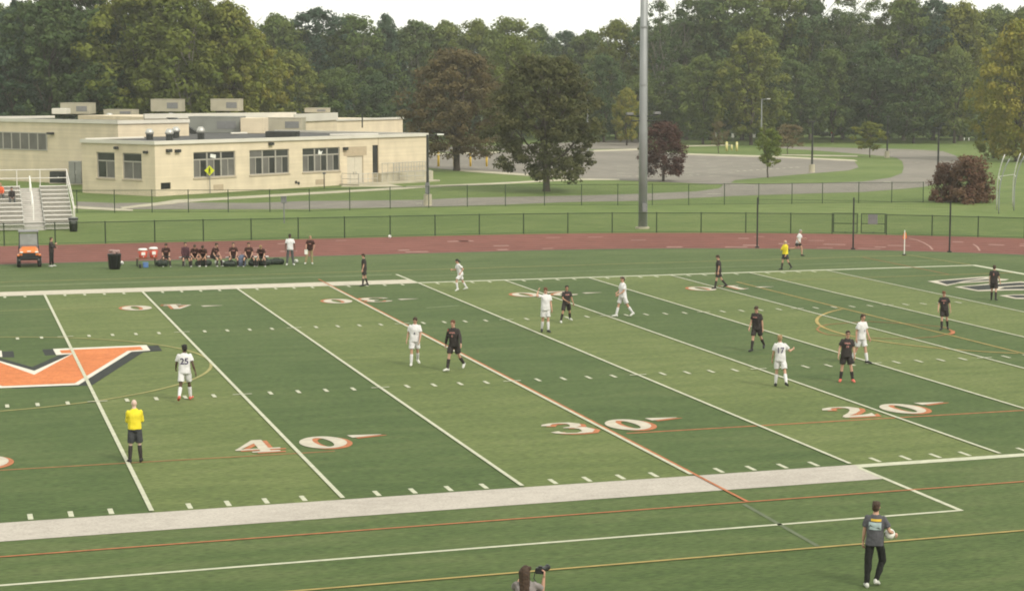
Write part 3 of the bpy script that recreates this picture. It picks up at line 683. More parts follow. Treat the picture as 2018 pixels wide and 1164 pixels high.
# roof slab and fascia
mb = MB().bx(.15, LF-.15, .15, LS-.1, HB-.40, HB-.20); mb.bx(6, LF-.15, LS-.1, 16.1, HB-.40, HB-.20); mb.bx(19.3, LF-.15, 16.1, 24, HB-.40, HB-.20); mb.build('roof', ROOF, school)
mb = MB(); mb.bx(0, 6, LS-.02, LS, -.3, HB-.32); mb.bx(6, 6.02, LS, 16.2, -.3, HB-.32); mb.build('back_wall', BRICK, school)
mb = MB(); mb.bx(-.18, LF+.18, -.18, .12, HB-.32, HB); mb.bx(-.18, .12, .12, LSX, HB-.32, HB); mb.bx(LF-.12, LF+.18, .12, 22, HB-.32, HB); mb.build('fascia', FASCIA, school)
def window_group(s_a, s_b, z0, z1, M, ncol, top=.30, rot=False):
    f = MB(); y = .12; pf = .09
    def bar(a, b, c, d, y0=.10, y1=.17): 
        P = [M(s, q, z) for z in (c, d) for q in (y0, y1) for s in (a, b)]
        f.add(P, [(0, 2, 3, 1), (4, 5, 7, 6), (0, 1, 5, 4), (2, 6, 7, 3), (0, 4, 6, 2), (1, 3, 7, 5)])
    zt = z1-(z1-z0)*top; cw = (s_b-s_a)/ncol
    w = MB(); wob = w.build('window', FRAME, school)
    for i in range(ncol+1): bar(s_a+cw*i-(0 if i == 0 else pf*.9), s_a+cw*i+(0 if i == ncol else pf*.9), z0, z1, .08, .17)
    bar(s_a, s_b, z0, z0+pf); bar(s_a, s_b, z1-pf, z1); bar(s_a, s_b, zt-pf*.7, zt+pf*.7, .09, .165)
    for i in range(ncol): bar(s_a+cw*(i+.5)-pf*.45, s_a+cw*(i+.5)+pf*.45, z0, zt, .10, .16)
    me = f.mesh('window', FRAME); wob.data = me
    for i in range(ncol):
        for (a, b, c, d, k) in ((0, 1, zt, z1, 0), (0, .5, z0, zt, 1), (.5, 1, z0, zt, 2)):
            P = [M(s_a+cw*(i+a)+.02, .14+.02*(k == 2), c+.02), M(s_a+cw*(i+b)-.02, .14+.02*(k == 2), c+.02), M(s_a+cw*(i+b)-.02, .14+.02*(k == 2), d-.02), M(s_a+cw*(i+a)+.02, .14+.02*(k == 2), d-.02)]
            MB().poly(P).build('pane', BLIND if (k == 1 or random.random() < .12) else GLASS, wob)
    q = MB(); P = [M(s, qd, z) for z in (z0-.14, z0-.005) for qd in (-.07, .2) for s in (s_a-.08, s_b+.08)]
    q.add(P, [(0, 2, 3, 1), (4, 5, 7, 6), (0, 1, 5, 4), (2, 6, 7, 3), (0, 4, 6, 2), (1, 3, 7, 5)]); q.build('sill', SILL, wob)
    return wob
random.seed(3)
for i, w in enumerate(WF):
    wo = window_group(*w, MF, 3)
    if i != 1:
        cw = (w[1]-w[0])/3; x = w[0]+cw*1.45; z = w[3]-.42
        MB().poly([(x-.30, .09, z-.20), (x+.2, .09, z-.26), (x+.34, .09, z+.1), (x+.1, .09, z+.02), (x-.2, .09, z+.24)] if i == 2 else [(x-.4, .09, z-.1), (x+.3, .09, z-.22), (x+.34, .09, z+.12), (x-.34, .09, z+.22)]).build('paper', WHITEM, wo)
for w in sw: window_group(*w, MS, 1, .33)
# doors
dm = (d0+d1)/2
for a, b, h in ((d0+.05, dm-.01, 1), (dm+.01, d1-.05, -1)):
    dd = MB().bx(a, b, .10, .16, dzb-.25, dz-.06).build('door', DOORM, school); MB().bx((b-.22) if h > 0 else (a+.14), (b-.14) if h > 0 else (a+.22), .03, .10, 1.0, 1.25).build('handle', GALV, dd)
mb = MB(); mb.bx(d0-.0, d0+.06, .06, .2, -.2, dz); mb.bx(d1-.06, d1, .06, .2, -.2, dz); mb.bx(d0, d1, .06, .2, dz-.06, dz); mb.build('door_frame', SILL, school)
MB().bx(d0-.5, d1+.5, -.02, -.004, dz+.05, dz+.95).build('door_panel', BRICK2, school)
MB().bx(dark0+.02, dark1-.02, .14, .16, .92, dkz-.02).build('dark_panel', GLASS, school)
vn = MB(); vn.bx(vent0, vent1, .15, .18, vz0, vz1)
for k in range(6): vn.box(((vent0+vent1)/2, .08, vz0+(vz1-vz0)*(k+.5)/6), (vent1-vent0, .10, .03))
vn.build('louvre', DARKM, school)
jx = onF(745.5, 300)[0]; MB().bx(jx-.05, jx+.05, -.012, 0, -.2, HB-.32).build('wall_joint', BRICK2, school)
for (px, py) in ((331, 297), (348.5, 297.5), (532.5, 283.5), (679, 293)):
    x, z = onF(px, py); MB().bx(x-.28, x+.28, -.3, -.003, z-.14, z+.14).build('wall_light', DARKM, school, bevel=.03)
for (px, py) in ((231, 291.5), (289, 300)):
    y, z = onS(px, py); MB().bx(-.3, -.003, y-.2, y+.2, z-.12, z+.12).build('wall_light', DARKM, school, bevel=.03)
for (px, py) in ((583, 359), (588, 361)):
    x, z = onF(px, py); MB().tube([(x, -.08, z), (x, 0, z)], .14, 10).build('vent_cap', DARKM, school)
MB().bx(onF(421, 367)[0], onF(440, 367)[0], -.03, -.003, .25, .75).build('wall_patch', BRICK2, school); MB().bx(onF(622, 362)[0], onF(640, 362)[0], -.03, -.003, .2, .7).build('wall_patch', BRICK2, school)
# railings at the door and ramp
def railing(P0, P1, n, h=1.05, z0=0.0, z1=0.0, drop=0.):
    mb = MB(); P0, P1 = Vector(P0), Vector(P1)
    for i in range(n+1):
        q = P0.lerp(P1, i/n); mb.tube([q, q+Vector((0, 0, h))], .03, 6)
        if i < n:
            q2 = P0.lerp(P1, (i+1)/n)
            for k in (1, .5): mb.tube([q+Vector((0, 0, h*k)), q2+Vector((0, 0, h*k))], .028, 6)
            for j in range(1, 5):
                r_ = q.lerp(q2, j/5); mb.tube([r_, r_+Vector((0, 0, h))], .007, 4)
    mb.build('railing', GALV, school)
MB().bx(d0-1.2, d1+9, -2.6, -.01, -.2, .14).build('landing', CONC, school)
railing((d0-1.0, -2.4, .14), (d1-.6, -2.4, .14), 4); railing((d0-1.0, -2.4, .14), (d0-1.0, -.2, .14), 2)
rx0 = d1+1.5; railing((rx0, -1.2, .14), (rx0+2.6, -1.2, .14), 3, 1.9); railing((rx0+2.6, -1.2, .14), (rx0+6.4, -2.3, .14), 4, 1.0); railing((rx0+2.6, -.5, 1.0), (LF-.3, -.5, 1.0), 12, 1.0)
MB().bx(rx0, LF-.1, -1.0, -.012, -.2, 1.0).build('ramp', CONC, school)

# main block behind (higher)
MZ = HB-.2; mc = at(233, 271.5, MZ); M0 = loc((mc.x, mc.y, 0)); HM = 10.05-(239.5-167)*depth(mc)/F
LM = fit_len(Vector((mc.x, mc.y, 0)), U, 372, HM)
mb = MB(); mb.bx(M0.x, M0.x+LM, M0.y, M0.y+60, -.3, HM-.35); mb.build('main_block_wall', BRICK, school)
MB().bx(M0.x+.1, M0.x+LM-.1, M0.y+.1, M0.y+60, HM-.345, HM-.22).build('main_roof', ROOF, school)
mb = MB(); mb.bx(M0.x-.15, M0.x+LM, M0.y-.15, M0.y+.1, HM-.35, HM); mb.bx(M0.x-.15, M0.x+.12, M0.y+.1, M0.y+60, HM-.35, HM); mb.build('fascia', FASCIA, school)
# windows on the left face of the main block
def onM(px, py): q = loc(onplane(px, py, Vector((mc.x, mc.y, 0)), U)); return q.y-M0.y, q.z
MM = lambda s, d, z: Vector((M0.x-.05+d*.2, M0.y+s, z))
a = onM(92, 264)[0]; b = onM(-60, 264)[0]; z1 = onM(60, 263)[1]; z0 = onM(60, 294)[1]; s_a, s_b = min(a, b), max(a, b); n = 9; cw = (s_b-s_a)/n
wm = MB(); wm.bx(M0.x-.06, M0.x-.004, M0.y+s_a-.1, M0.y+s_b, z0-.12, z0); wm.bx(M0.x-.06, M0.x-.004, M0.y+s_a-.1, M0.y+s_b, z1, z1+.1)
for i in range(n+1): wm.bx(M0.x-.06, M0.x-.004, M0.y+s_a+cw*i-.08, M0.y+s_a+cw*i+.08, z0, z1)
wmo = wm.build('window_band', FRAME, school)
for i in range(n): MB().bx(M0.x-.03, M0.x-.006, M0.y+s_a+cw*i+.08, M0.y+s_a+cw*(i+1)-.08, z0, z1).build('pane', BLIND, wmo)
x = onM(103, 263); MB().bx(M0.x-.5, M0.x-.01, M0.y+x[0]-.3, M0.y+x[0]+.3, x[1]-.12, x[1]+.12).build('wall_light', DARKM, school)
# far roofs and wings, placed by where their roof edges are seen
def slab_px(name, x0, y0, x1, y1, ztop, th, dep, m_, dirv=None):
    P = at(x0, y0, ztop); Q = at(x1, y1, ztop); a, b = loc(P), loc(Q)
    d = (b-a); d.z = 0; L = d.length; e = d.normalized(); nrm = Vector((-e.y, e.x, 0))
    if nrm.dot(Vector((0, 1, 0))) < 0: nrm = -nrm
    v = [a, b, b+nrm*dep, a+nrm*dep]; mb = prism([(p.x, p.y) for p in v], ztop-th, ztop)
    mb.build(name, m_, school); return a, b, nrm
def wing(x0, y0, x1, y1, ztop, dep, fth=.45):
    a, b, nrm = slab_px('fascia', x0, y0, x1, y1, ztop, fth, .3, FASCIA)
    prism([(p.x, p.y) for p in (a+nrm*.2, b+nrm*.2, b+nrm*dep, a+nrm*dep)], -.3, ztop-fth*.6).build('wing_wall', BRICK, school)
    return a, b, nrm
slab_px('fascia', -120, 231, 108, 228, HM+.1, .25, .3, FASCIA); wing(285, 224.5, 584, 221.5, HM+.3, 14, .55); wing(583, 225, 666, 222, HM+.15, 10, .9)
a, b, nrm = wing(597, 236.5, 796, 231, 5.6, 12, .25)
zz = 5.6
for i in range(14):                        # window strip under the far wing's roof
    p = a.lerp(b, (i+.5)/14); e = (b-a); e.z = 0; L = e.length/14; e.normalize()
    c = p-nrm*.02+nrm*.2; M = Matrix.Translation((c.x, c.y, 0)) @ Matrix.Rotation(math.atan2(e.y, e.x), 4, 'Z')
    MB().box((0, -.04, 2.9), (L*.85, .06, 1.1), M).build('far_window', GLASS, school)
# rooftop plant on the front block
def roof_box(x0, x1, y0, y1, m_, name, dep=2.0, zb=None, D=None, parts=True):
    zb = HB-.2 if zb is None else zb
    P = at(x0, y1, zb) if D is None else atD(x0, y1, D); a = loc(P); zz0 = P.z
    Dd = depth(P); h = (y1-y0)*Dd/F
    w = abs(x1-x0)*Dd/F
    o = MB().bx(0, w, 0, dep, 0, h).build(name, m_, school, bevel=.04)
    o.location = a; o.rotation_euler = (0, 0, -fa)      # faces the viewer's side of the roof
    if parts:
        g = MB()
        for k in range(1, 4): g.bx(w*k/4-.015, w*k/4+.015, -.02, 0, .08, h-.08)
        g.bx(-.03, w+.03, -.03, dep+.03, h, h+.06); g.build('casing_trim', m_, o)
        MB().bx(w*.55, w*.92, -.03, -.004, h*.25, h*.75).build('grille', GREYP, o)
    return o
roof_box(372, 473, 231, 262, HVACG, 'air_handler', 3.5); roof_box(474, 520, 233, 263, BRICK, 'penthouse', 3, parts=False); roof_box(521, 595, 233, 259, HVAC, 'air_handler', 3)
roof_box(523, 585, 259, 271, DARKM, 'plinth', 2, parts=False)
roof_box(119, 176, 204, 225, HVAC, 'rooftop_unit', 3, D=225); roof_box(297, 355, 196.5, 220, HVAC, 'rooftop_unit', 3, D=240); roof_box(415, 471, 196, 219, HVAC, 'rooftop_unit', 3, D=245); roof_box(204, 262, 217, 227, HVAC, 'rooftop_unit', 3, D=228); roof_box(600, 645, 214, 222, HVAC, 'rooftop_unit', 3, D=255)
roof_box(102, 130, 214, 225, FASCIA, 'vent_hood', 2, D=222, parts=False)
# sloping grey duct
P = at(376, 264, HB-.2); a = loc(P); o = MB().add([(0, 0, 0), (.9, 0, 0), (-1.6, 0, 1.7), (-2.6, 0, 1.7), (0, .9, 0), (.9, .9, 0), (-1.6, .9, 1.7), (-2.6, .9, 1.7)], [(0, 1, 2, 3), (7, 6, 5, 4), (0, 4, 5, 1), (1, 5, 6, 2), (2, 6, 7, 3), (3, 7, 4, 0)]).build('duct', DARKM, school); o.location = a; o.rotation_euler = (0, 0, -fa)
for (px, y0, y1) in ((277, 250, 270), (295, 254, 276), (334, 254, 277), (347, 250, 272), (396, 250, 275)):
    P = at(px, y1, HB-.2); a = loc(P); D = depth(P); h = (y1-y0)*D/F
    o = MB().tube([(0, 0, 0), (0, 0, h*.5)], .34, 12).build('roof_fan', DARKM, school); o.location = a
    MB().tube([(0, 0, h*.5), (0, 0, h*.62), (0, 0, h*.8), (0, 0, h)], [.34, .42, .36, .2], 14).build('fan_cap', GALV, o, True)
for (px, y0, y1) in ((216, 223, 234), (337, 215, 234)):
    P = atD(px, y1, 222); a = loc(P); o = MB().tube([(0, 0, 0), (0, 0, .3), (0, 0, .5), (0, 0, .65)], [.45, .3, .42, .2], 12).build('roof_fan', GALV, school, True); o.location = a
for P in (((168, 274.5), (283, 271.5)), ((650, 266), (745, 264.5)), ((455, 263), (487, 262.5))):
    a, b = loc(at(*P[0], HB-.05)), loc(at(*P[1], HB-.05)); MB().tube([a, b], .10, 6).build('pipe', FASCIA, school)
MB().tube([loc(atD(714, 252, 190)), loc(atD(714, 224, 190))], .07, 6).build('mast', DARKM, school)
# service yard by the left wall
lb = loc(at(88, 345)); o = prism([(lb.x, lb.y), (lb.x-24, lb.y+10), (lb.x-20, lb.y+20), (lb.x+4, lb.y+10)], -.2, 2.35).build('low_annex_wall', BRICK, school)
def yard(px0, px1, y0, y1, m_, nm, lab, dep=1.0):
    P = at(px0, y1); D = depth(P); t = thing(nm, lab, 'equipment', (P.x, P.y, 0), -YAW); w = (px1-px0)*D/F; h = (y1-y0)*D/F
    MB().bx(0, w, 0, dep, 0.08, h).build('cabinet', m_, t, bevel=.03); MB().bx(-.05, w+.05, -.05, dep+.05, 0, .08).build('plinth', CONC, t)
    MB().bx(w*.48, w*.52, -.02, 0, .2, h-.1).build('door_gap', DARKM, t); MB().bx(w*.55, w*.6, -.05, 0, h*.45, h*.6).build('handle', GALV, t); return t, w, h
yard(90, 131, 296, 352, HVACG, 'electrical_cabinet', 'tall grey-green electrical cabinet against the school left of the two dark windows')
yard(98, 128, 338, 362, DARKM, 'transformer', 'dark squat transformer box behind the bleachers at the school wall')
t, w, h = yard(136, 161, 318, 364, HVACG, 'condenser', 'grey condenser unit in the shaded corner by the side windows')
P = at(112, 352); D = depth(P); z = 10.05-(293-167)*D/F
t = thing('rooftop_cooler', 'grey air-cooling box with two dark fan openings above the electrical cabinet', 'equipment', (P.x, P.y+1.5, 0), -YAW)
fr = MB()
for x in (-.7, .7): 
    for y in (-.4, .4): fr.tube([(x, y, 0), (x, y, z)], .04, 6)
fr.build('stand', GALV, t); MB().bx(-.8, .85, -.5, .6, z, z+.85).build('casing', HVACG, t, bevel=.03)
for x in (-.45, .0): MB().bx(x-.16, x+.16, -.52, -.502, z+.12, z+.74).build('fan_opening', BLACKP, t)
MB().tube([(1.0, 0, z), (3.2, .4, z)], .14, 8).build('duct', GALV, t)

# ================================================================== BLEACHERS
bp = at(150, 452); BX1 = bp.x-.1; BY = bp.y-.3; NR = 10; DR, RR = .66, .255
bl = thing('bleachers', 'silver aluminium bleachers with a middle aisle and top railing at the left edge', 'bleachers', (BX1, BY, 0))
def X(px, v): return at(px, v).x-BX1
segs = ((-9.0, -3.35), (-1.95, -.05))
pl = MB().bx(0, 1, -.14, .14, -.02, .03).mesh('plank', ALU)
ft = MB().bx(0, 1, -.2, .2, -.02, .02).mesh('plank', ALUT)
for k in range(NR):
    z = .42+k*RR; y = k*DR+.15
    for a, b in segs:
        inst(pl, 'seat_plank', bl, (a, y, z), (0, 0, 0), (b-a, 1, 1)); inst(ft, 'foot_plank', bl, (a, y+.36, z-.18), (0, 0, 0), (b-a, 1, 1))
        o = MB().bx(a, b, y+.14, y+.155, z-.36, z-.03).build('riser', ALU, bl)
    inst(ft, 'aisle_step', bl, (-3.3, y+.36, z-.18), (0, 0, 0), (1.3, 1.3, 1)); MB().bx(-3.3, -2.0, y+.12, y+.135, z-.42, z-.2).build('aisle_riser', ALUT, bl)
fr = MB()
for x in (-8.9, -6.2, -3.35, -1.95, -.08):
    fr.tube([(x, .2, 0), (x, .2, .35)], .03, 6)
    for k in range(1, NR, 2): fr.tube([(x, k*DR+.2, 0), (x, k*DR+.2, .3+k*RR)], .03, 6)
    fr.tube([(x, .1, .3), (x, NR*DR, .3+NR*RR-.1)], .035, 6)
    fr.tube([(x, .2, .05), (x, NR*DR, 1.4)], .025, 6)
fr.build('understructure', GALV, bl)
rl = MB(); yb = NR*DR+.2; zb_ = .42+(NR-1)*RR
for x in (-8.9, -7.2, -5.4, -3.5, -1.9, -.05): rl.tube([(x, yb, zb_-.6), (x, yb, zb_+1.15)], .03, 6)
for z in (zb_+.55, zb_+1.15): rl.tube([(-8.9, yb, z), (-.05, yb, z)], .03, 6)
rl.tube([(-.05, yb, zb_+1.15), (.05, DR*3.0, .42+3*RR+.8), (.05, DR*3.0, .3)], .035, 6); rl.tube([(-.05, yb, zb_+.55), (.05, DR*3.0, .42+3*RR+.3)], .03, 6); rl.tube([(.05, .6, .1), (.05, .6, 1.4), (.05, DR*3.0, 1.9)], .03, 6)
rl.build('railing', ALU, bl)
hr = MB(); hr.tube([(-2.65, 1.6, .6), (-2.65, 1.6, 1.75), (-2.65, 3.6, 2.5), (-2.65, 3.6, 1.4)], .04, 6); hr.tube([(-2.65, 4.2, 1.6), (-2.65, 4.2, 2.75), (-2.65, 6.0, 3.45), (-2.65, 6.0, 2.4)], .04, 6); hr.build('aisle_handrail', WHITEM, bl)

def barrel(px, py, lab, w, h, m_, extra=None, rz=0):
    p = at(px, py); t = thing('trash_can', lab, 'trash can', (p.x, p.y, 0), rz)
    MB().tube([(0, 0, 0), (0, 0, h*.97), (0, 0, h)], [w*.42, w*.5, w*.53], 16).build('can', m_, t, True)
    MB().tube([(0, 0, h*.92), (0, 0, h+.02)], w*.56, 16).build('rim', m_, t)
    return t
t = barrel(145, 456, 'dark trash can with a pale bag edge at the right foot of the bleachers', .60, .88, BLACKP)
MB().tube([(0, 0, .72), (0, 0, .96)], [.31, .30], 12).build('liner', GREYP, t); MB().box((0, -.30, .62), (.3, .03, .12)).build('label_plate', GREYP, t)
t = barrel(226, 530, 'black trash barrel with crumpled bag on the turf near the team area', .66, .82, BLACKP)
for a in range(6): MB().tube([(.3*math.cos(a), .3*math.sin(a), .1), (.34*math.cos(a), .34*math.sin(a), .8)], .02, 5).build('rib', BLACKP, t)
g = MB(); random.seed(2)
for k in range(7): g.ell((random.uniform(-.2, .2), random.uniform(-.15, .15), .9+random.uniform(-.02, .12)), (.13, .12, .09), n=8, k=4)
g.build('rubbish', mat('rubbish_bag', (.30, .20, .18), .6, var=.2, scale=9), t, True)

# ================================================================== CART, TABLE, COOLERS, BENCHES, BAGS, BALLS
p = at(58, 527); t = thing('utility_cart', 'orange two-seat utility cart with grey roof parked at the track edge, front to us', 'cart', (p.x, p.y, 0), R(-2))
# front faces -y
b = MB(); b.bx(-.52, .52, .15, 2.3, .38, .62); b.bx(-.50, .50, .02, .5, .40, .72); b.build('chassis', BLACKP, t, bevel=.04)
MB().loft([[Vector((x, y, z)) for x, z in ((-.52*s, .66), (.52*s, .66), (.50*s, .66+h*.7), (.36*s, .66+h), (-.36*s, .66+h), (-.50*s, .66+h*.7))] for y, s, h in ((.0, .88, .20), (.10, .97, .32), (.45, 1, .42), (.80, 1, .46))]).build('hood', ORNG, t, bevel=.02)
g = MB(); g.bx(-.34, .34, -.03, .0, .58, .80); g.build('grille', BLACKP, t)
for s in (-1, 1):
    MB().ell((s*.40, -.01, .84), (.10, .05, .05)).build('headlight', WHITEM, t)
    MB().tube([(s*.50, -.04, .42), (s*.50, .0, .42)], .05, 8).build('fog_light', GREYP, t)
    for y, nm in ((.35, 0), (1.95, 1)):
        wl = MB().tube([(s*.44, y, .31), (s*.47, y, .31), (s*.62, y, .31), (s*.65, y, .31)], [.27, .31, .31, .27], 18).build('wheel', RUBBER, t)
        MB().tube([(s*.651, y, .31), (s*.66, y, .31)], [.17, .15], 12).build('rim', GALV, wl)
        for k in range(12): pass
    MB().tube([(s*.50, .70, .98), (s*.48, .95, 1.85), (s*.48, 1.75, 1.86), (s*.50, 1.85, .80)], .028, 8).build('roof_frame', BLACKP, t)
    MB().bx(s*.53-.1, s*.53+.1, .05, .75, .62, .70).build('fender', ORNG, t, bevel=.02)
MB().bx(-.54, .54, .82, 1.92, 1.86, 1.94).build('roof', GREYP, t, bevel=.03)
MB().add([(-.47, .72, 1.02), (.47, .72, 1.02), (.46, .93, 1.80), (-.46, .93, 1.80), (-.47, .73, 1.02), (.47, .73, 1.02), (.46, .94, 1.80), (-.46, .94, 1.80)], [(0, 1, 2, 3), (7, 6, 5, 4)]).build('windshield', mat('cart_windshield', (.20, .21, .19), .15, var=.1, spec=.5), t)
MB().bx(-.48, .48, .70, .80, .96, 1.22).build('dashboard', GREYP, t, bevel=.02)
for x in (-.26, .26):
    s_ = MB().bx(x-.2, x+.2, 1.25, 1.75, .66, .80).build('seat', GREYP, t, bevel=.04); MB().bx(x-.2, x+.2, 1.66, 1.78, .80, 1.30).build('backrest', GREYP, s_, bevel=.04)
MB().tube([(-.26+.16*math.cos(a/12*2*math.pi), 1.02+.05*math.sin(a/12*2*math.pi), 1.22+.15*math.sin(a/12*2*math.pi)) for a in range(13)], .014, 5).build('steering_wheel', BLACKP, t)
bd = MB(); bd.bx(-.55, .55, 1.85, 2.75, .70, .76); bd.bx(-.55, .55, 1.85, 1.90, .76, 1.05); bd.bx(-.55, .55, 2.70, 2.75, .76, 1.05); bd.bx(-.55, -.5, 1.9, 2.7, .76, 1.05); bd.bx(.5, .55, 1.9, 2.7, .76, 1.05); bd.build('cargo_bed', BLACKP, t)
MB().tube([(-.5, -.10, .52), (-.46, -.16, .52), (.46, -.16, .52), (.5, -.10, .52)], .03, 8).build('bumper', BLACKP, t); MB().bx(-.1, .1, -.035, -.02, .86, .92).build('badge', WHITEM, t)

PA, PB = at(272, 525), at(308, 523); tx = (PA+PB)/2
tb = thing('folding_table', 'low brown-topped folding table holding the orange drink coolers', 'table', (tx.x, tx.y, 0))
MB().bx(-.62, .52, -.32, .32, .43, .475).build('tabletop', TBLTOP, tb)
for x in (-.55, .45): 
    for y in (-.27, .27): MB().tube([(x, y, 0), (x*.95, y*.95, .43)], .022, 6).build('leg', DARKM, tb)
def cooler(dx, h, w, lab, lid):
    c = thing('drink_cooler', lab, 'cooler', (tx.x+dx, tx.y, .475), 0, 'drink coolers on the table')
    MB().tube([(0, 0, 0), (0, 0, .03), (0, 0, h*.8)], [w*.44, w*.48, w*.5], 18).build('tub', REDO, c, True)
    MB().tube([(0, 0, h*.8), (0, 0, h*.92), (0, 0, h)], [w*.54, w*.54, w*.42], 18).build('lid', WHITEM, c, True)
    MB().bx(-w*.22, w*.22, -w*.53, -w*.46, h*.30, h*.62).build('label_print', WHITEM, c); MB().tube([(0, -w*.5, .08), (0, -w*.5-.07, .06)], .022, 6).build('tap', WHITEM, c)
    for s in (-1, 1): MB().box((s*w*.53, 0, h*.6), (.05, .12, .06)).build('handle', REDO, c)
cooler(-.22, .50, .46, 'squat orange drink cooler with white lid, left on the brown table', 0); cooler(.36, .56, .44, 'taller orange drink cooler with white lid beside the seated player', 1)
def simple_box(px, py, w, d, h, m_, nm, lab, cat):
    p = at(px, py); t = thing(nm, lab, cat, (p.x, p.y, 0)); MB().bx(-w/2, w/2, -d/2, d/2, 0, h).build('body', m_, t, bevel=.03); return t
t = simple_box(287, 527, .28, .25, .26, BLUEP, 'storage_tub', 'small blue tub on the turf under the cooler table', 'tub'); MB().bx(-.15, .15, -.135, .135, .26, .29).build('lid', BLUEP, t, bevel=.01)
t = simple_box(276, 528, .12, .2, .22, BLACKP, 'sports_bag', 'tiny black bag at the left foot of the cooler table', 'bag'); MB().tube([(-.05, 0, .2), (-.04, 0, .3), (.04, 0, .3), (.05, 0, .2)], .012, 5).build('strap', BLACKP, t)
def duffel(px, py, L, r, lab, rz=0., m_=BAGM):
    p = at(px, py); t = thing('duffel_bag', lab, 'bag', (p.x, p.y, 0), rz, 'bags along the bench')
    MB().caps((-L/2+r, 0, r*.92), (L/2-r, 0, r*.92), r, r, 12).build('body', m_, t, True)
    MB().tube([(-L*.2, -r*.7, r*1.5), (-L*.15, -r*.6, r*2.1), (L*.15, -r*.6, r*2.1), (L*.2, -r*.7, r*1.5)], .02, 5).build('handle', m_, t)
    for x in (-L*.22, L*.22): MB().tube([(x-.02, 0, r*.92), (x+.02, 0, r*.92)], r*1.015, 14).build('strap', BLACKP, t)
duffel(544, 521, .95, .17, 'long dark duffel bag lying alone at the right end of the bench')
duffel(521, 523, .75, .19, 'dark bag at the feet of the rightmost seated player', .2); duffel(500, 524, .6, .19, 'dark bag between the two rightmost seated players', -.2); duffel(453, 525, .75, .17, 'dark bag left of the blue backpack', .1); duffel(401, 524, .95, .17, 'dark bag under the left group of seated players', .05); duffel(320, 525, .7, .2, 'dark bag beside the taller cooler', .0)
p = at(477, 524); t = thing('backpack', 'grey-blue backpack standing between seated players', 'bag', (p.x, p.y, 0)); BPM = mat('backpack_blue', (.11, .13, .19), .7, var=.15)
MB().loft([[Vector((x*s, y*s, z)) for x, y in ((-.2, -.12), (0, -.16), (.2, -.12), (.2, .12), (-.2, .12))] for z, s in ((0, .9), (.15, 1.05), (.45, .98), (.62, .6))]).build('body', BPM, t, bevel=.03); MB().ell((0, -.15, .2), (.14, .06, .13)).build('pocket', BPM, t, True); MB().tube([(-.05, 0, .6), (0, 0, .7), (.05, 0, .6)], .015, 5).build('handle', BLACKP, t)
BALLM = mat('ball_white', (.72, .72, .66), .5, var=.03); BALLK = mat('ball_patch', (.15, .15, .16), .5)
def ball(loc_, lab, r=.11):
    t = thing('soccer_ball', lab, 'ball', loc_, random.uniform(0, 3), 'soccer balls')
    MB().ell((0, 0, r), (r, r, r), n=16, k=10).build('shell', BALLM, t, True)
    for d in ((0, -1, .2), (.8, -.4, .5), (-.8, -.3, .6), (.1, .3, 1), (-.4, -.8, -.5), (.6, -.6, -.5), (.2, 1, 0)):
        q = Vector(d).normalized(); M = q.to_track_quat('Z', 'Y').to_matrix().to_4x4()
        MB().add([M @ Vector((.045*math.cos(k*1.2566), .045*math.sin(k*1.2566), r*.94)) for k in range(5)]+[M @ Vector((0, 0, r*1.012))], [(k, (k+1) % 5, 5) for k in range(5)]).build('patch', BALLK, t).location = (0, 0, r)
for px, py, lab in ((240, 522, 'white ball lying right of the black trash barrel'), (427, 521, 'white ball left of a pair at the bench feet'), (439, 521, 'white ball right of a pair at the bench feet'), (454, 518, 'white ball leaning on the dark bag under the bench'), (584, 518, 'white ball behind the coach in the white shirt'), (768, 469, 'tiny white ball at the foot of the track fence')):
    p = at(px, py); ball((p.x, p.y, 0 if py > 480 else -.008), lab)
for (xa, xb, lab) in ((354, 436, 'left aluminium team bench, mostly hidden behind players and bags'), (446, 530, 'right aluminium team bench, mostly hidden behind players and bags')):
    a, b = at(xa, 523), at(xb, 521); d = b-a; L = d.length; t = thing('team_bench', lab, 'bench', (a.x, a.y+.15, 0), math.atan2(d.y, d.x), 'team benches')
    MB().bx(0, L, -.14, .14, .42, .46).build('seat', ALU, t); MB().bx(0, L, -.02, .02, .38, .42).build('rail', GALV, t)
    for x in (.3, L/2, L-.3):
        MB().tube([(x, -.12, 0), (x, -.12, .42)], .022, 6).build('leg', GALV, t); MB().tube([(x, .12, 0), (x, .12, .42)], .022, 6).build('leg', GALV, t)

# ================================================================== TREES
LEAF_OLIVE = leaf_mat('leaf_olive', (0.086, 0.116, 0.022), (0.130, 0.155, 0.028), (0.190, 0.195, 0.038))
LEAF_DARK = leaf_mat('leaf_dark_green', (0.046, 0.082, 0.029), (0.071, 0.109, 0.036), (0.104, 0.139, 0.039))
LEAF_MID = leaf_mat('leaf_mid_green', (0.072, 0.112, 0.027), (0.108, 0.146, 0.036), (0.153, 0.180, 0.044))
LEAF_PINE = leaf_mat('leaf_conifer', (0.029, 0.056, 0.032), (0.044, 0.076, 0.041), (0.063, 0.097, 0.048), .1)
LEAF_BROWN = leaf_mat('leaf_brown', (0.081, 0.071, 0.033), (0.116, 0.094, 0.041), (0.149, 0.110, 0.049))
LEAF_OLBR = leaf_mat('leaf_olive_brown', (0.061, 0.069, 0.025), (0.089, 0.091, 0.033), (0.124, 0.108, 0.041))
LEAF_PURP = leaf_mat('leaf_purple', (0.047, 0.026, 0.024), (0.071, 0.037, 0.032), (0.098, 0.051, 0.038))
LEAF_RED = leaf_mat('leaf_red', (.085, .056, .036), (.135, .068, .046), (.155, .094, .054))
LEAF_YEL = leaf_mat('leaf_yellow_green', (0.123, 0.148, 0.025), (0.190, 0.200, 0.033), (0.268, 0.234, 0.040))
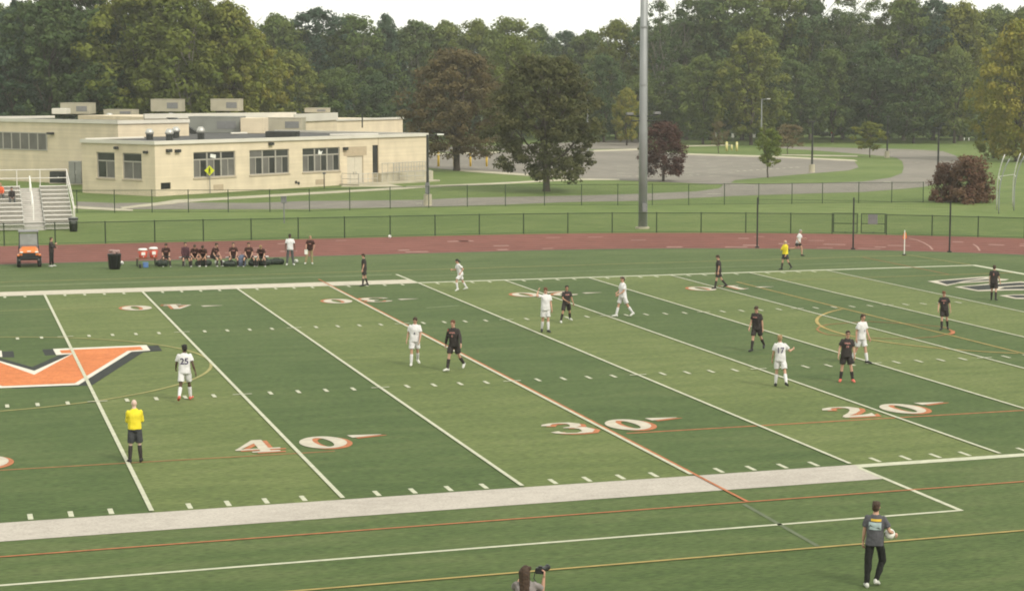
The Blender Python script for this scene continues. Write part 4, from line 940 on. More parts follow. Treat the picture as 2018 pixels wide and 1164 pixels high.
LEAF_YOUNG = leaf_mat('leaf_young', (0.103, 0.147, 0.027), (0.156, 0.194, 0.039), (0.211, 0.196, 0.044))
LEAF_ORNG = leaf_mat('leaf_orange', (.110, .105, .050), (.150, .125, .058), (.180, .140, .066))

def crown_mesh(name, seed, n_cl, n_leaf, size, prof, material, clump=.16, flat_=.75, droop=0., hollow=.55, jit=.22, asp=2.5):
    """leaf faces gathered in clumps spread through a unit crown (height 1, radius 1); prof(t)=radius at height t"""
    rng = np.random.default_rng(seed)
    V, T = [], []
    per = n_leaf//n_cl
    for c in range(n_cl):
        t = rng.random()**.85; a = rng.random()*2*np.pi
        lob = 1+jit*math.sin(a*3+seed)+jit*.8*math.sin(a*5+t*9+seed*2)
        rr = prof(t)*lob*(hollow+(1-hollow)*rng.random())*(1 if rng.random() < .8 else rng.random())
        ctr = np.array([rr*math.cos(a), rr*math.sin(a), t])
        cs = clump*(.6+.8*rng.random()); tint = rng.random()
        k = int(per*(.6+.8*rng.random()))
        d = rng.normal(size=(k, 3)); d /= np.linalg.norm(d, axis=1)[:, None]
        rad = rng.random(k)[:, None]**.45
        P = ctr+d*rad*np.array([cs, cs, cs*flat_/asp])
        P[:, 2] -= droop*np.hypot(P[:, 0], P[:, 1])*rng.random(k)
        nrm = d*1.2+rng.normal(size=(k, 3))*.40+np.array([0, 0, .45])
        nrm /= np.linalg.norm(nrm, axis=1)[:, None]
        u = np.cross(nrm, rng.normal(size=(k, 3))); u /= np.linalg.norm(u, axis=1)[:, None]
        w = np.cross(nrm, u); s = size*(.5+rng.random(k))[:, None]
        zs = np.array([1, 1, 1/asp]); u = u*zs; w = w*zs
        q = np.stack([P-u*s*.5, P+w*s*.38, P+u*s*.5, P-w*s*.38], 1)
        V.append(q); T.append(np.clip(tint*.8+rng.random(k)*.2, 0, 1))
    V = np.concatenate(V); T = np.concatenate(T); n = len(V)
    me = bpy.data.meshes.new(name); me.vertices.add(n*4); me.loops.add(n*4); me.polygons.add(n)
    me.vertices.foreach_set('co', V.reshape(-1).astype(np.float32)); me.loops.foreach_set('vertex_index', np.arange(n*4, dtype=np.int32))
    me.polygons.foreach_set('loop_start', np.arange(0, n*4, 4, dtype=np.int32)); me.polygons.foreach_set('loop_total', np.full(n, 4, dtype=np.int32))
    me.update(); at_ = me.attributes.new('tint', 'FLOAT', 'FACE'); at_.data.foreach_set('value', T.astype(np.float32))
    me.materials.append(material); me.validate(); return me
def trunk_mesh(name, seed, r, m_, h=1.0, limbs=7, spread=.55, low=.35):
    rnd = random.Random(seed); mb = MB()
    pts = [(0, 0, -.03)]+[(rnd.uniform(-.02, .02)*k, rnd.uniform(-.02, .02)*k, h*k/6) for k in range(1, 6)]
    mb.tube([(0, 0, -.04), (0, 0, .03)]+pts[1:], [r*1.5, r*1.05, r, r*.85, r*.65, r*.45, r*.2], 8)
    for i in range(limbs):
        a = i*2.4+rnd.random(); z0 = low+(.55*i/limbs); L = spread*(1-.5*i/limbs)
        p0 = Vector((0, 0, z0*h)); p2 = p0+Vector((math.cos(a)*L, math.sin(a)*L, .22+rnd.random()*.14)); pm = p0.lerp(p2, .5)+Vector((0, 0, -.03))
        mb.tube([p0, pm, p2], [r*.5, r*.3, r*.1], 6)
        for j in range(3):
            e = p2+Vector((rnd.uniform(-.2, .2), rnd.uniform(-.2, .2), rnd.uniform(.02, .15))); mb.tube([pm.lerp(p2, .3*j+.2), e], [r*.16, r*.05], 4)
    return mb.mesh(name, m_, True)
round_ = lambda lo: (lambda t: math.sin(math.pi*min(1, max(0, (t+lo)/(1+lo*1.02))))**.55)
full = lambda t: (min(1, .62+t*1.1) if t < .4 else math.cos((t-.4)/.6*math.pi/2)**.6)
dome = lambda t: (math.sqrt(max(0, 1-((t-.30)/.74)**2)) if t > .30 else .72+.93*t)
cone = lambda t: (1-t)**.85*.95+.05
vase = lambda t: .35+.65*math.sin(math.pi*min(1, t*.85+.12))**.7 if t < .92 else .4
col = lambda t: min(1, .75+t)*(1-max(0, t-.7)/.3)**.5 if t < 1 else 0
PROTO = {}
def proto(k, seed, prof, m_, n_cl=230, n_leaf=15000, size=.062, **kw): PROTO[k] = crown_mesh('crown', seed, n_cl, n_leaf, size, prof, m_, **kw)
for i, mm in enumerate((LEAF_OLIVE, LEAF_DARK, LEAF_MID, LEAF_YEL)):
    nm = ('olive', 'dark', 'mid', 'yel')[i]
    proto(nm+'0', 11+i, full, mm); proto(nm+'1', 31+i, full, mm, clump=.19, jit=.3, n_cl=170)
proto('pine0', 51, cone, LEAF_PINE, 260, 14000, .055, clump=.13, flat_=.5, droop=.10, jit=.12); proto('pine1', 52, col, LEAF_PINE, 240, 14000, .055, clump=.14, flat_=.6)
proto('airy', 61, full, LEAF_DARK, 170, 8500, .046, clump=.12, jit=.32)
TR = trunk_mesh('trunk', 1, .016, BARK, h=.9, spread=.17, low=.25); TRL = trunk_mesh('trunk', 2, .014, BARKL, h=.9, limbs=8, spread=.16, low=.25)
def tree(name, label, px, base_v, top_v, wpx, key, D=None, group=None, low=.12, tm=None, rz=None, cat='tree', sy=1.0):
    if D is None: p = at(px, base_v); D = depth(p)
    else: p = atD(px, 300, D); p.z = 0
    h = 10.05-(top_v-167)*D/F; w = wpx*D/F/2
    rz = random.uniform(0, 6.28) if rz is None else rz
    t = thing(name, label, cat, (p.x, p.y, -.012), rz, group)
    inst(tm or TR, 'trunk', t, (0, 0, 0), (0, 0, 0), (h*.9, h*.9, h*.93))
    inst(PROTO[key] if isinstance(key, str) else key, 'crown', t, (0, 0, h*low), (0, 0, random.uniform(0, 6)), (w, w*sy, h*(1-low)))
    return t
random.seed(21)
G1 = 'trees of the wood behind the school'; G2 = 'trees of the wood in the distance'; G3 = 'trees of the wood beyond the parking lot'
FRONT = [  # px, top, width px, kind, D, label
 (-15, 12, 150, 'pine1', 262, 'dark conifer at the far left edge behind the school roof', G1), (38, 4, 120, 'pine0', 268, 'pointed dark conifer second from the left edge above the roof', G1),
 (105, -8, 190, 'dark0', 258, 'dark broad tree above the leftmost tan rooftop unit', G1), (185, -22, 200, 'dark1', 262, 'tall dark green tree behind the low rooftop unit at left', G1),
 (275, -25, 230, 'olive0', 256, 'very tall olive tree left of the middle tan rooftop unit', G1), (372, -18, 220, 'olive1', 254, 'very tall olive tree between the two right tan rooftop units', G1),
 (452, 12, 170, 'olive0', 258, 'olive tree whose right side drops against the white sky', G1), (500, 62, 120, 'yel0', 262, 'lower yellow-green tree right of the tall olive group', G1),
 (548, 34, 150, 'mid0', 330, 'green tree just right of the gap at the tall olive group', G2), (628, 22, 170, 'pine1', 336, 'dark flat-topped evergreen crown highest over the right school wing', G2),
 (700, 34, 150, 'mid1', 338, 'green tree above the far wing of the school', G2), (762, 30, 140, 'pine0', 345, 'pointed dark tree above the thin roof mast', G2),
 (822, 44, 130, 'dark0', 348, 'dark tree left above the brown tree', G2), (880, 46, 130, 'mid0', 352, 'middle green tree directly above the brown tree', G2),
 (938, 46, 120, 'olive1', 356, 'olive tree right above the brown tree', G2), (1005, 38, 140, 'mid1', 350, 'tall green tree between the brown tree and the dark round tree', G2),
 (1062, 56, 110, 'dark1', 380, 'low dark tree above the dark round tree', G2), (1112, 64, 130, 'pine1', 390, 'far dark tree under the lowest dip of the sky', G2),
 (1160, 64, 120, 'mid0', 385, 'far green tree left of the floodlight pole in the sky dip', G2), (1215, 44, 120, 'olive0', 350, 'olive tree just left of the floodlight pole', G2),
 (1298, 2, 130, 'airy', 345, 'tall thin-leaved tree just right of the floodlight pole with sky showing through', G3), (1352, -6, 120, 'airy', 350, 'second thin-leaved tall tree right of the floodlight pole', G3),
 (1400, -15, 160, 'dark0', 352, 'tall dark tree above the purple tree to its right', G3), (1462, -12, 160, 'mid1', 350, 'tall green tree above the grey lamp post', G3),
 (1530, -16, 160, 'olive0', 352, 'tall olive tree above the lit young green tree', G3), (1596, -2, 150, 'dark1', 354, 'tall dark tree above the black lamp post on its footing', G3),
 (1660, -10, 150, 'airy', 356, 'thin-crowned tall tree above the small red and white sign', G3), (1722, 0, 150, 'airy', 352, 'thin-crowned tall tree above the yellowing young tree', G3),
 (1780, -8, 150, 'mid0', 350, 'tall green tree above the bend of the road', G3), (1838, 2, 150, 'pine1', 352, 'dark narrow evergreen above the red-leaved bush', G3),
 (1892, 10, 140, 'olive1', 350, 'olive tree left of the yellow-green tree at the right edge', G3), (1945, 22, 130, 'mid1', 356, 'green tree behind the yellow-green tree at the right edge', G3), (2010, 18, 130, 'olive0', 352, 'olive tree topping the right edge of the picture', G3)]
NM = {'pine0': 'conifer_tree', 'pine1': 'conifer_tree'}
for px, top, w, k, D, lab, g in FRONT:
    tree(NM.get(k, 'woodland_tree'), lab, px, None, top+3, w*1.12, k, D, g, low=.06 if 'pine' in k else (.36 if k == 'airy' else .16), tm=TRL if (k == 'airy' or random.random() < .3) else TR)
for px, top, w, k, D, lab, g in [  # lower, nearer layer of the wood
 (30, 95, 150, 'pine1', 257, 'lower dark conifer at the left edge above the school roof', G1), (330, 105, 160, 'olive1', 256, 'lower olive tree behind the middle tan rooftop unit', G1), (450, 110, 130, 'yel1', 258, 'lower yellowish tree above the right tan rooftop unit', G1), (200, 120, 170, 'dark0', 254, 'lower dark tree behind the low tan rooftop unit', G1),
 (575, 110, 150, 'olive0', 305, 'lower olive tree above the white roof edge of the school', G2), (660, 140, 130, 'mid1', 308, 'lower green tree behind the right school roof', G2), (745, 150, 120, 'dark1', 312, 'lower dark tree left of the brown tree', G2),
 (1010, 78, 130, 'olive1', 300, 'rounded light olive tree between the brown tree and the round tree', G2), (1190, 110, 110, 'dark0', 335, 'lower dark tree left of the floodlight pole', G2), (1235, 175, 60, 'yel0', 318, 'small yellow-green tree touching the floodlight pole', G2),
 (1385, 112, 120, 'mid0', 325, 'lighter green tree above the purple tree, standing forward of the wood', G3), (1330, 130, 110, 'dark1', 338, 'lower dark tree behind the purple tree', G3), (1480, 64, 150, 'olive0', 322, 'broad lighter olive tree left of the grey lamp post', G3),
 (1560, 120, 130, 'dark0', 334, 'lower dark tree between the two lamp posts', G3), (1640, 100, 120, 'mid1', 338, 'lower green tree above the red and white sign', G3), (1715, 90, 130, 'dark1', 336, 'lower dark tree behind the yellowing young tree', G3), (1800, 110, 140, 'dark0', 334, 'lower dark tree above the road bend', G3), (1880, 95, 130, 'mid0', 336, 'lower green tree left behind the yellow-green tree', G3), (1260, 150, 100, 'mid1', 336, 'lower green tree right behind the floodlight pole', G3)]:
    tree(NM.get(k, 'woodland_tree'), lab, px, None, top, w, k, D, g, low=.10)
# rear rows: nothing tells these apart
for i in range(80):
    px = -60+i*33+random.uniform(-10, 10)
    sky_line = 10 if px < 480 else (52 if px < 1030 else (76 if px < 1240 else (28 if px < 1800 else 8)))
    row = i % 2; D = (285 if px < 480 else 395)+row*14
    tree('woodland_tree', 'tree of the wood\'s rear rows, mostly hidden behind the front trees', px, None, sky_line+random.uniform(4, 26)+row*4, random.uniform(95, 150), random.choice(('dark0', 'mid1', 'dark1', 'olive1', 'pine1', 'mid0')), D, 'rear rows of the wood', low=.05)
# brushwood along the foot of the wood
BR = crown_mesh('brush', 77, 60, 2400, .10, lambda t: .9*(1-t)**.3, LEAF_DARK, clump=.25)
und = []
rng = np.random.default_rng(4); Vall, Tall = [], []
vb = np.empty(len(BR.vertices)*3, np.float32); BR.vertices.foreach_get('co', vb); vb = vb.reshape(-1, 3)
tb_ = np.empty(len(BR.polygons), np.float32); BR.attributes['tint'].data.foreach_get('value', tb_)
for i in range(64):
    px = -60+i*41+rng.uniform(-12, 12); D = (272 if px < 520 else 356)+rng.uniform(-6, 10); p = atD(px, 300, D); s = rng.uniform(4.2, 6.5); a = rng.uniform(0, 6)
    c_, s_ = math.cos(a), math.sin(a); q = vb*np.array([s, s, s*rng.uniform(.8, 1.6)])
    Vall.append(np.stack([q[:, 0]*c_-q[:, 1]*s_+p.x, q[:, 0]*s_+q[:, 1]*c_+p.y, q[:, 2]], 1)); Tall.append(tb_)
Vv = np.concatenate(Vall); nn = len(Vv)//4
me = bpy.data.meshes.new('brushwood'); me.vertices.add(nn*4); me.loops.add(nn*4); me.polygons.add(nn)
me.vertices.foreach_set('co', Vv.reshape(-1).astype(np.float32)); me.loops.foreach_set('vertex_index', np.arange(nn*4, dtype=np.int32)); me.polygons.foreach_set('loop_start', np.arange(0, nn*4, 4, dtype=np.int32)); me.polygons.foreach_set('loop_total', np.full(nn, 4, dtype=np.int32)); me.update()
me.attributes.new('tint', 'FLOAT', 'FACE').data.foreach_set('value', np.concatenate(Tall)); me.materials.append(LEAF_DARK)
tag(link(bpy.data.objects.new('brushwood', me)), 'dark tangled brushwood along the foot of the wood', 'brushwood', kind='stuff')
# single trees on the lawns
BIGA = crown_mesh('crown', 91, 330, 30000, .044, dome, LEAF_BROWN, clump=.15, jit=.10, flat_=.6, asp=2.0)
BIGB = crown_mesh('crown', 92, 330, 30000, .044, dome, LEAF_OLBR, clump=.15, jit=.12, flat_=.6, asp=1.9)
TBIG = trunk_mesh('trunk', 9, .030, BARK, limbs=10, spread=.33, low=.20)
t = tree('shade_tree', 'broad round brown-leaved tree left of the dark round tree', 900, 336, 104, 205, BIGA, low=.13, tm=TBIG); 
t = tree('shade_tree', 'broad dark olive-brown tree standing on the lawn by the road', 1077, 377, 116, 236, BIGB, low=.10, tm=TBIG)
PUR = crown_mesh('crown', 93, 210, 16000, .060, dome, LEAF_PURP, clump=.2, jit=.1, asp=2); TPUR = trunk_mesh('trunk', 10, .026, BARK, limbs=8, spread=.35, low=.25)
tree('purple_tree', 'small dark purple-leaved tree at the parking lot, right of the floodlight pole', 1307, 357, 242, 96, PUR, low=.10, tm=TPUR)
def young(px, base, top, w, lm, lab, seed, n=1500):
    c = crown_mesh('crown', seed, 80, n*4, .10, vase, lm, clump=.24, jit=.25, asp=2.2); tree('young_tree', lab, px, base, top, w, c, low=.26, tm=trunk_mesh('trunk', seed, .016, BARK, limbs=6, spread=.3, low=.3), group='young lawn trees')
young(1513, 350, 250, 54, LEAF_YOUNG, 'young bright green tree on the lawn between road and parking lot', 101)
young(1714, 310, 240, 62, LEAF_YEL, 'young tree turning yellow on the lawn tip by the road bend', 102); young(1416, 302, 238, 34, LEAF_ORNG, 'small young orange tree left of the pale yellow bollards', 103, 700); young(1552, 304, 244, 58, LEAF_ORNG, 'small young orange-green tree behind the bright green one', 104, 900)
YT = crown_mesh('crown', 105, 300, 22000, .055, full, LEAF_YEL, clump=.16, jit=.25)
tree('woodland_tree', 'tall yellow-green tree at the right edge, nearest of the wood', 2003, 318, 48, 180, YT, low=.05); tree('woodland_tree', 'smaller yellow-green tree leaning out at the right edge under the tall one', 1958, 312, 165, 80, YT, low=.04)
RB = crown_mesh('crown', 106, 130, 9000, .08, lambda t: .95*(1-t*.55), LEAF_RED, clump=.24, jit=.3, flat_=.9, asp=2)
RB2 = crown_mesh('crown', 107, 90, 5200, .09, lambda t: .95*(1-t*.5), LEAF_DARK, clump=.24, jit=.3)
def bush(px, base, top, w, me_, lab): tree('bush', lab, px, base, top, w, me_, low=.02, tm=TPUR, cat='bush', group='bushes by the right fence end')
bush(1908, 399, 309, 112, RB, 'large red-leaved bush right of the road fence end'); bush(1862, 397, 322, 74, RB, 'ragged smaller red bush where the road fence ends'); bush(1925, 396, 345, 60, RB2, 'dark green bush grown into the large red bush')
random.seed(4)

# ================================================================== PEOPLE
def cloth(n, c, v=.10): return mat('cloth_'+n, c, .85, var=v, scale=7, bump=.25, bscale=22, spec=.1)
SKIN = {'pale': mat('skin_pale', (.56, .40, .33), .6, var=.05, spec=.25), 'light': mat('skin_light', (.46, .27, .19), .6, var=.05, spec=.25), 'tan': mat('skin_tan', (.36, .20, .13), .6, var=.05, spec=.25), 'dark': mat('skin_dark', (.085, .048, .032), .6, var=.06, spec=.25)}
HAIRM = {'brown': mat('hair_brown', (.045, .027, .016), .7, var=.3, scale=30), 'black': mat('hair_black', (.014, .012, .010), .7, var=.3, scale=30), 'blond': mat('hair_blond', (.26, .17, .085), .7, var=.3, scale=30), 'grey': mat('hair_grey', (.30, .28, .25), .7, var=.2, scale=30), 'red': mat('hair_auburn', (.11, .045, .022), .7, var=.3, scale=30)}
C_WHITE = cloth('white', (.61, .595, .595), .04); C_BLACK = cloth('black', (.042, .036, .034)); C_KHAKI = cloth('khaki', (.30, .24, .13)); C_YEL = cloth('yellow', (.70, .58, .04), .05)
C_GREY = cloth('grey', (.085, .085, .092)); C_PANT = cloth('dark_pants', (.020, .021, .019)); C_SLATE = cloth('slate', (.085, .09, .09)); C_MAROON = cloth('brown_black', (.045, .022, .018)); C_LGREY = cloth('light_grey', (.22, .20, .19)); C_WARM = cloth('maroon', (.075, .035, .042)); C_ORANGE = cloth('orange', (.6, .12, .05)); C_REFS = cloth('referee_shorts', (.050, .052, .054))
SHOE = {'white': mat('shoe_white', (.52, .52, .47), .5, var=.05), 'black': mat('shoe_black', (.02, .02, .02), .5, var=.1), 'red': mat('shoe_red', (.55, .12, .08), .5, var=.05), 'grey': mat('shoe_grey', (.30, .31, .30), .5, var=.1)}
EYEM = mat('eye_dark', (.015, .012, .010), .4); LIPM = mat('lips', (.28, .11, .09), .6)
PRINT_R = mat('print_pink', (.55, .25, .22), .8, var=.1); PRINT_K = mat('print_navy', (.06, .05, .10), .8, var=.1); PRINT_Y = mat('print_yellow', (.55, .36, .04), .8, var=.1); PRINT_B = mat('print_pale_blue', (.34, .42, .42), .8, var=.15, scale=8)
TMP = []
def remesh(mb, name, voxel, smooth=6):
    me = mb.mesh(name); o = bpy.data.objects.new('tmp', me); COL.objects.link(o); TMP.append(o)
    a = o.modifiers.new('r', 'REMESH'); a.mode = 'VOXEL'; a.voxel_size = voxel
    s = o.modifiers.new('s', 'SMOOTH'); s.iterations = smooth; s.factor = .5
    bpy.context.view_layer.update()
    dg = bpy.context.evaluated_depsgraph_get()
    r = bpy.data.meshes.new_from_object(o.evaluated_get(dg)); r.name = name
    COL.objects.unlink(o); bpy.data.objects.remove(o); bpy.data.meshes.remove(me)
    r.polygons.foreach_set('use_smooth', [True]*len(r.polygons)); return r
def ring(c, ax, ay, rx, ry, n=14, p=2.4):
    out = []
    for j in range(n):
        a = 2*math.pi*j/n; ca, sa = math.cos(a), math.sin(a)
        k = (abs(ca)**p+abs(sa)**p)**(-1/p)
        out.append(c+ax*(rx*ca*k)+ay*(ry*sa*k))
    return out
def wrinkle(me, amp, freq, seed):
    n = len(me.vertices); co = np.empty(n*3, np.float32); me.vertices.foreach_get('co', co); co = co.reshape(-1, 3)
    no = np.empty(n*3, np.float32); me.vertices.foreach_get('normal', no); no = no.reshape(-1, 3)
    d = np.array([noise.noise(Vector((x*freq+seed, y*freq, z*freq*.7))) for x, y, z in co])
    co += no*(d*amp)[:, None].astype(np.float32); me.vertices.foreach_set('co', co.reshape(-1)); me.update()
def hand(mb, w, d, palm_n, side, s, curl):
    """palm and five bent fingers from the wrist w along d; palm_n = palm normal"""
    d = d.normalized(); x = d.cross(palm_n).normalized()*side; pn = palm_n
    mb.loft([ring(w+d*t*s, x, pn, a*s, b*s, 8, 2) for t, a, b in ((-.01, .026, .022), (.03, .036, .018), (.075, .042, .016), (.095, .040, .014))])
    for i, (off, L) in enumerate(((-.030, .068), (-.010, .078), (.010, .074), (.029, .058))):
        p0 = w+d*.088*s+x*off*s; c1 = R(curl*.6+4*i); c2 = R(curl*1.7+6*i)
        d1 = d*math.cos(c1)+pn*math.sin(c1); d2 = d*math.cos(c2)+pn*math.sin(c2)
        p1 = p0+d1*L*.52*s; p2 = p1+d2*L*.5*s; mb.tube([p0, p1, p2], [.0095*s, .009*s, .007*s], 6)
    t0 = w+d*.028*s-x*.030*s; t1 = t0+(d*.6-x*.7+pn*.25).normalized()*.045*s; t2 = t1+(d*.85-x*.2+pn*.3).normalized()*.034*s
    mb.tube([t0, t1, t2], [.013*s, .011*s, .008*s], 6)
NP_ = [0]
def person(label, pos, face, Hh, o, lean=0, side=0, twist=0, head=(0, 0), la=(4, 8, 12, 20), ra=(4, 8, 12, 20), ll=(0, 3, 3), rl=(0, 3, 3), seat=None, group=None, vox=.015, la_b=None, ra_b=None, feet=(0, 0), z=0.0, bald=False, face_dir=None):
    """pos ground point; face 0 = towards camera, 90 = screen right, 180 = away; arms (flex, abduct, elbow, inward); legs (flex, abduct, knee)"""
    NP_[0] += 1; seed = NP_[0]*3.7
    s = Hh/1.75; pos = Vector((pos[0], pos[1], z))
    toc = (CAM-pos); toc.z = 0; toc.normalize(); rt = Vector((-toc.y, toc.x, 0))      # screen right as seen by camera
    rt = -rt if rt.dot(RGT) < 0 else rt
    f = toc*math.cos(R(face))+rt*math.sin(R(face)); rz = math.atan2(-f.x, f.y)
    root = thing('person', label, 'person', pos, rz, group)
    X_, Y_, Z_ = Vector((1, 0, 0)), Vector((0, 1, 0)), Vector((0, 0, 1))
    L, S = R(lean), R(side)
    sp = Vector((math.sin(S), math.sin(L)*math.cos(S), math.cos(L)*math.cos(S)))
    # pelvis at origin, later lifted
    def leg(sd, a):
        fl, ab, kn = R(a[0]), R(a[1]), R(a[2]); h = Vector((sd*.088, 0, -.03))*s
        v = Vector((sd*math.sin(ab), math.sin(fl)*math.cos(ab), -math.cos(fl)*math.cos(ab)))
        n = Vector((0, -math.cos(fl), -math.sin(fl))); sh = v*math.cos(kn)+n*math.sin(kn)
        if len(a) > 3: sh = (sh-Vector((sd*math.sin(R(a[3])), 0, 0))).normalized()
        k = h+v*.44*s; an = k+sh*.42*s; return h, k, an, sh
    legs = [leg(-1, ll), leg(1, rl)]
    low = min(l[2].z for l in legs)-.085*s
    up = Vector((0, 0, -low if seat is None else seat+.09*s))
    legs = [tuple(p+up if i < 3 else p for i, p in enumerate(l)) for l in legs]
    pv = up.copy()
    tw = R(twist); lat = (X_*math.cos(tw)+Y_*math.sin(tw)); lat = (lat-sp*lat.dot(sp)).normalized(); fr = sp.cross(lat).normalized()
    fr0 = sp.cross((X_-sp*X_.dot(sp)).normalized()).normalized()
    at_s = lambda h: pv+sp*h*s
    sh_j = [at_s(.432)-lat*.168*s, at_s(.432)+lat*.168*s]
    arms = []
    for sd, a, bb, j in ((-1, la, la_b, sh_j[0]), (1, ra, ra_b, sh_j[1])):
        fl, ab, el, inw = [R(q) for q in a]
        v = lat*(sd*math.sin(ab))+fr*(math.sin(fl)*math.cos(ab))-sp*(math.cos(fl)*math.cos(ab)); v.normalize()
        b_ = (fr*math.cos(inw)-lat*(sd*math.sin(inw))+sp*.15) if bb is None else (lat*bb[0]+fr*bb[1]+sp*bb[2])
        n = (b_-v*b_.dot(v)).normalized(); fo = v*math.cos(el)+n*math.sin(el)
        e = j+v*.28*s; w = e+fo*.245*s; arms.append((j, e, w, v, fo, n))
    # ---- body
    mb = MB()
    mb.loft([ring(at_s(h), lat.lerp(X_, max(0, 1-h*3)).normalized(), fr, rx*s, ry*s) for h, rx, ry in ((-.09, .12, .09), (-.02, .155, .11), (.14, .135, .095), (.32, .160, .11), (.41, .152, .095), (.46, .11, .075), (.52, .058, .056))])
    hc = at_s(.52)+sp*.128*s+fr0*.018*s
    hy, hp = R(head[0]), R(head[1])
    hf = (fr0*math.cos(hy)+lat*math.sin(hy)); hu = (sp*.5+Z_*.5).normalized(); hf = (hf*math.cos(hp)+hu*math.sin(hp)).normalized(); hl = hf.cross(hu).normalized(); hu = hl.cross(hf).normalized()
    HM_ = Matrix((hl, hf, hu)).transposed()
    mb.caps(at_s(.46), hc-hu*.05*s, .062*s, .056*s)
    mb.ell(hc+hu*.018*s, (.074*s, .093*s, .098*s), HM_, 12, 8); mb.ell(hc-hu*.055*s+hf*.030*s, (.052*s, .055*s, .055*s), HM_)
    mb.caps(hc+hf*.085*s+hu*.012*s, hc+hf*.105*s-hu*.018*s, .010*s, .014*s, 6)
    for q in (-1, 1): mb.ell(hc+hl*q*.074*s-hf*.005*s, (.012*s, .022*s, .030*s), HM_, 8, 4)
    for h, k, an, sh in legs:
        mb.caps(h, h.lerp(k, .5), .082*s, .070*s); mb.caps(h.lerp(k, .5), k, .070*s, .050*s); mb.caps(k, k.lerp(an, .35), .050*s, .054*s); mb.caps(k.lerp(an, .35), an, .054*s, .034*s)
    for j, e, w, v, fo, n in arms: mb.caps(j, e, .048*s, .038*s); mb.caps(e, e.lerp(w, .3), .038*s, .039*s); mb.caps(e.lerp(w, .3), w, .039*s, .025*s)
    bm_ = remesh(mb, 'body', vox*s)
    hb = MB(); curl = o.get('curl', 22)
    for sd, (j, e, w, v, fo, n) in zip((-1, 1), arms):
        pn = (-lat*sd); pn = (pn-fo*pn.dot(fo)); pn = pn.normalized() if pn.length > .2 else n
        hand(hb, w, fo, pn, sd, s, curl)
    bmm = bmesh.new(); bmm.from_mesh(bm_); hm = hb.mesh('h', None, True); bmm.from_mesh(hm); bmm.to_mesh(bm_); bmm.free(); bpy.data.meshes.remove(hm)
    bm_.polygons.foreach_set('use_smooth', [True]*len(bm_.polygons))
    bm_.materials.append(SKIN[o.get('skin', 'light')]); body = link(bpy.data.objects.new('body', bm_), root)
    eye = MB()
    for q in (-1, 1): MB().ell(hc+hl*q*.032*s+hf*.086*s+hu*.022*s, (.013*s, .008*s, .008*s), HM_, 8, 4).build('eye', EYEM, body)
    MB().ell(hc+hf*.084*s-hu*.058*s, (.024*s, .008*s, .007*s), HM_, 8, 4).build('mouth', LIPM, body)
    # ---- hair
    if not bald:
        hb2 = MB(); rr = random.Random(seed)
        hb2.ell(hc+hu*.040*s-hf*.016*s, (.083*s, .098*s, .092*s), HM_, 12, 8); hb2.ell(hc-hu*.005*s-hf*.035*s, (.080*s, .074*s, .085*s), HM_, 12, 8)
        for k in range(9): hb2.ell(hc+hu*(.07+.03*rr.random())*s+hl*rr.uniform(-.055, .055)*s+hf*rr.uniform(-.06, .065)*s, (.034*s,)*3, HM_, 8, 4)
        if o.get('long'):
            hb2.caps(hc-hf*.05*s, at_s(.28)-fr*.11*s, .085*s, .060*s); hb2.caps(hc-hf*.045*s-hl*.03*s, at_s(.24)-fr*.11*s-lat*.05*s, .08*s, .05*s); hb2.caps(hc-hf*.045*s+hl*.03*s, at_s(.26)-fr*.11*s+lat*.05*s, .08*s, .05*s)
        if o.get('tail'): hb2.caps(hc-hf*.09*s+hu*.02*s, hc-hf*.17*s-hu*.10*s, .035*s, .022*s)
        hm_ = remesh(hb2, 'hair', .012*s, 3); wrinkle(hm_, .008*s, 40, seed); hm_.materials.append(HAIRM[o.get('hair', 'brown')]); link(bpy.data.objects.new('hair', hm_), root)
    elif o.get('hair'):
        MB().loft([ring(hc+hu*z*s-hf*.012*s, hl, hf, .080*s*q, .092*s*q) for z, q in ((-.05, .9), (-.01, 1.0), (.03, .99))]).build('hair', HAIRM[o['hair']], root, True)
    # ---- shirt
    def put(mbx, name, mm, v=.017, w=.010, fq=9, sm=5):
        me = remesh(mbx, name, v*s, sm); wrinkle(me, w*1.5*s, fq/s, seed); wrinkle(me, w*.6*s, fq*2.4/s, seed+5); me.materials.append(mm); return link(bpy.data.objects.new(name, me), root)
    sb = MB(); hem = o.get('hem', -.12)
    mixl = lambda h: lat.lerp(X_, max(0, min(1, 1-h*3))).normalized()
    hip = .0 if seat is None else .02
    sb.loft([ring(at_s(h), mixl(h), fr, rx*s, ry*s) for h, rx, ry in ((hem, .192, .150-hip), (.02, .182, .142), (.16, .172, .132), (.32, .186, .138), (.40, .178, .120), (.455, .140, .096), (.495, .092, .078), (.52, .066, .064))])
    sl = o.get('sleeve', .62)
    for j, e, w, v, fo, n in arms:
        if sl <= 1: sb.caps(j-v*.01*s, j.lerp(e, .3), .054*s, .066*s); sb.tube([j.lerp(e, .2), j.lerp(e, sl+.06)], [.064*s, .076*s], 12)
        else: sb.caps(j, e, .054*s, .056*s); sb.caps(e, e.lerp(w, .92), .054*s, .042*s)
    shirt = put(sb, 'shirt', o['shirt'], .016)
    # ---- shorts or trousers
    pb = MB(); pb.loft([ring(pv+Z_*h*s, X_, Y_, rx*s, ry*s) for h, rx, ry in ((-.12, .15, .12), (-.05, .176, .135), (.08, .160, .120))])
    for h, k, an, sh in legs:
        if o.get('pants'): pb.caps(h, k, .100*s, .080*s); pb.caps(k, an-sh*.02*s, .078*s, .058*s)
        else: pb.tube([h+(h-k).normalized()*.05*s, h, h.lerp(k, .4), h.lerp(k, o.get('short', .80))], [.06*s, .100*s, .102*s, .104*s], 12)
    put(pb, 'trousers' if o.get('pants') else 'shorts', o['lower'], .017)
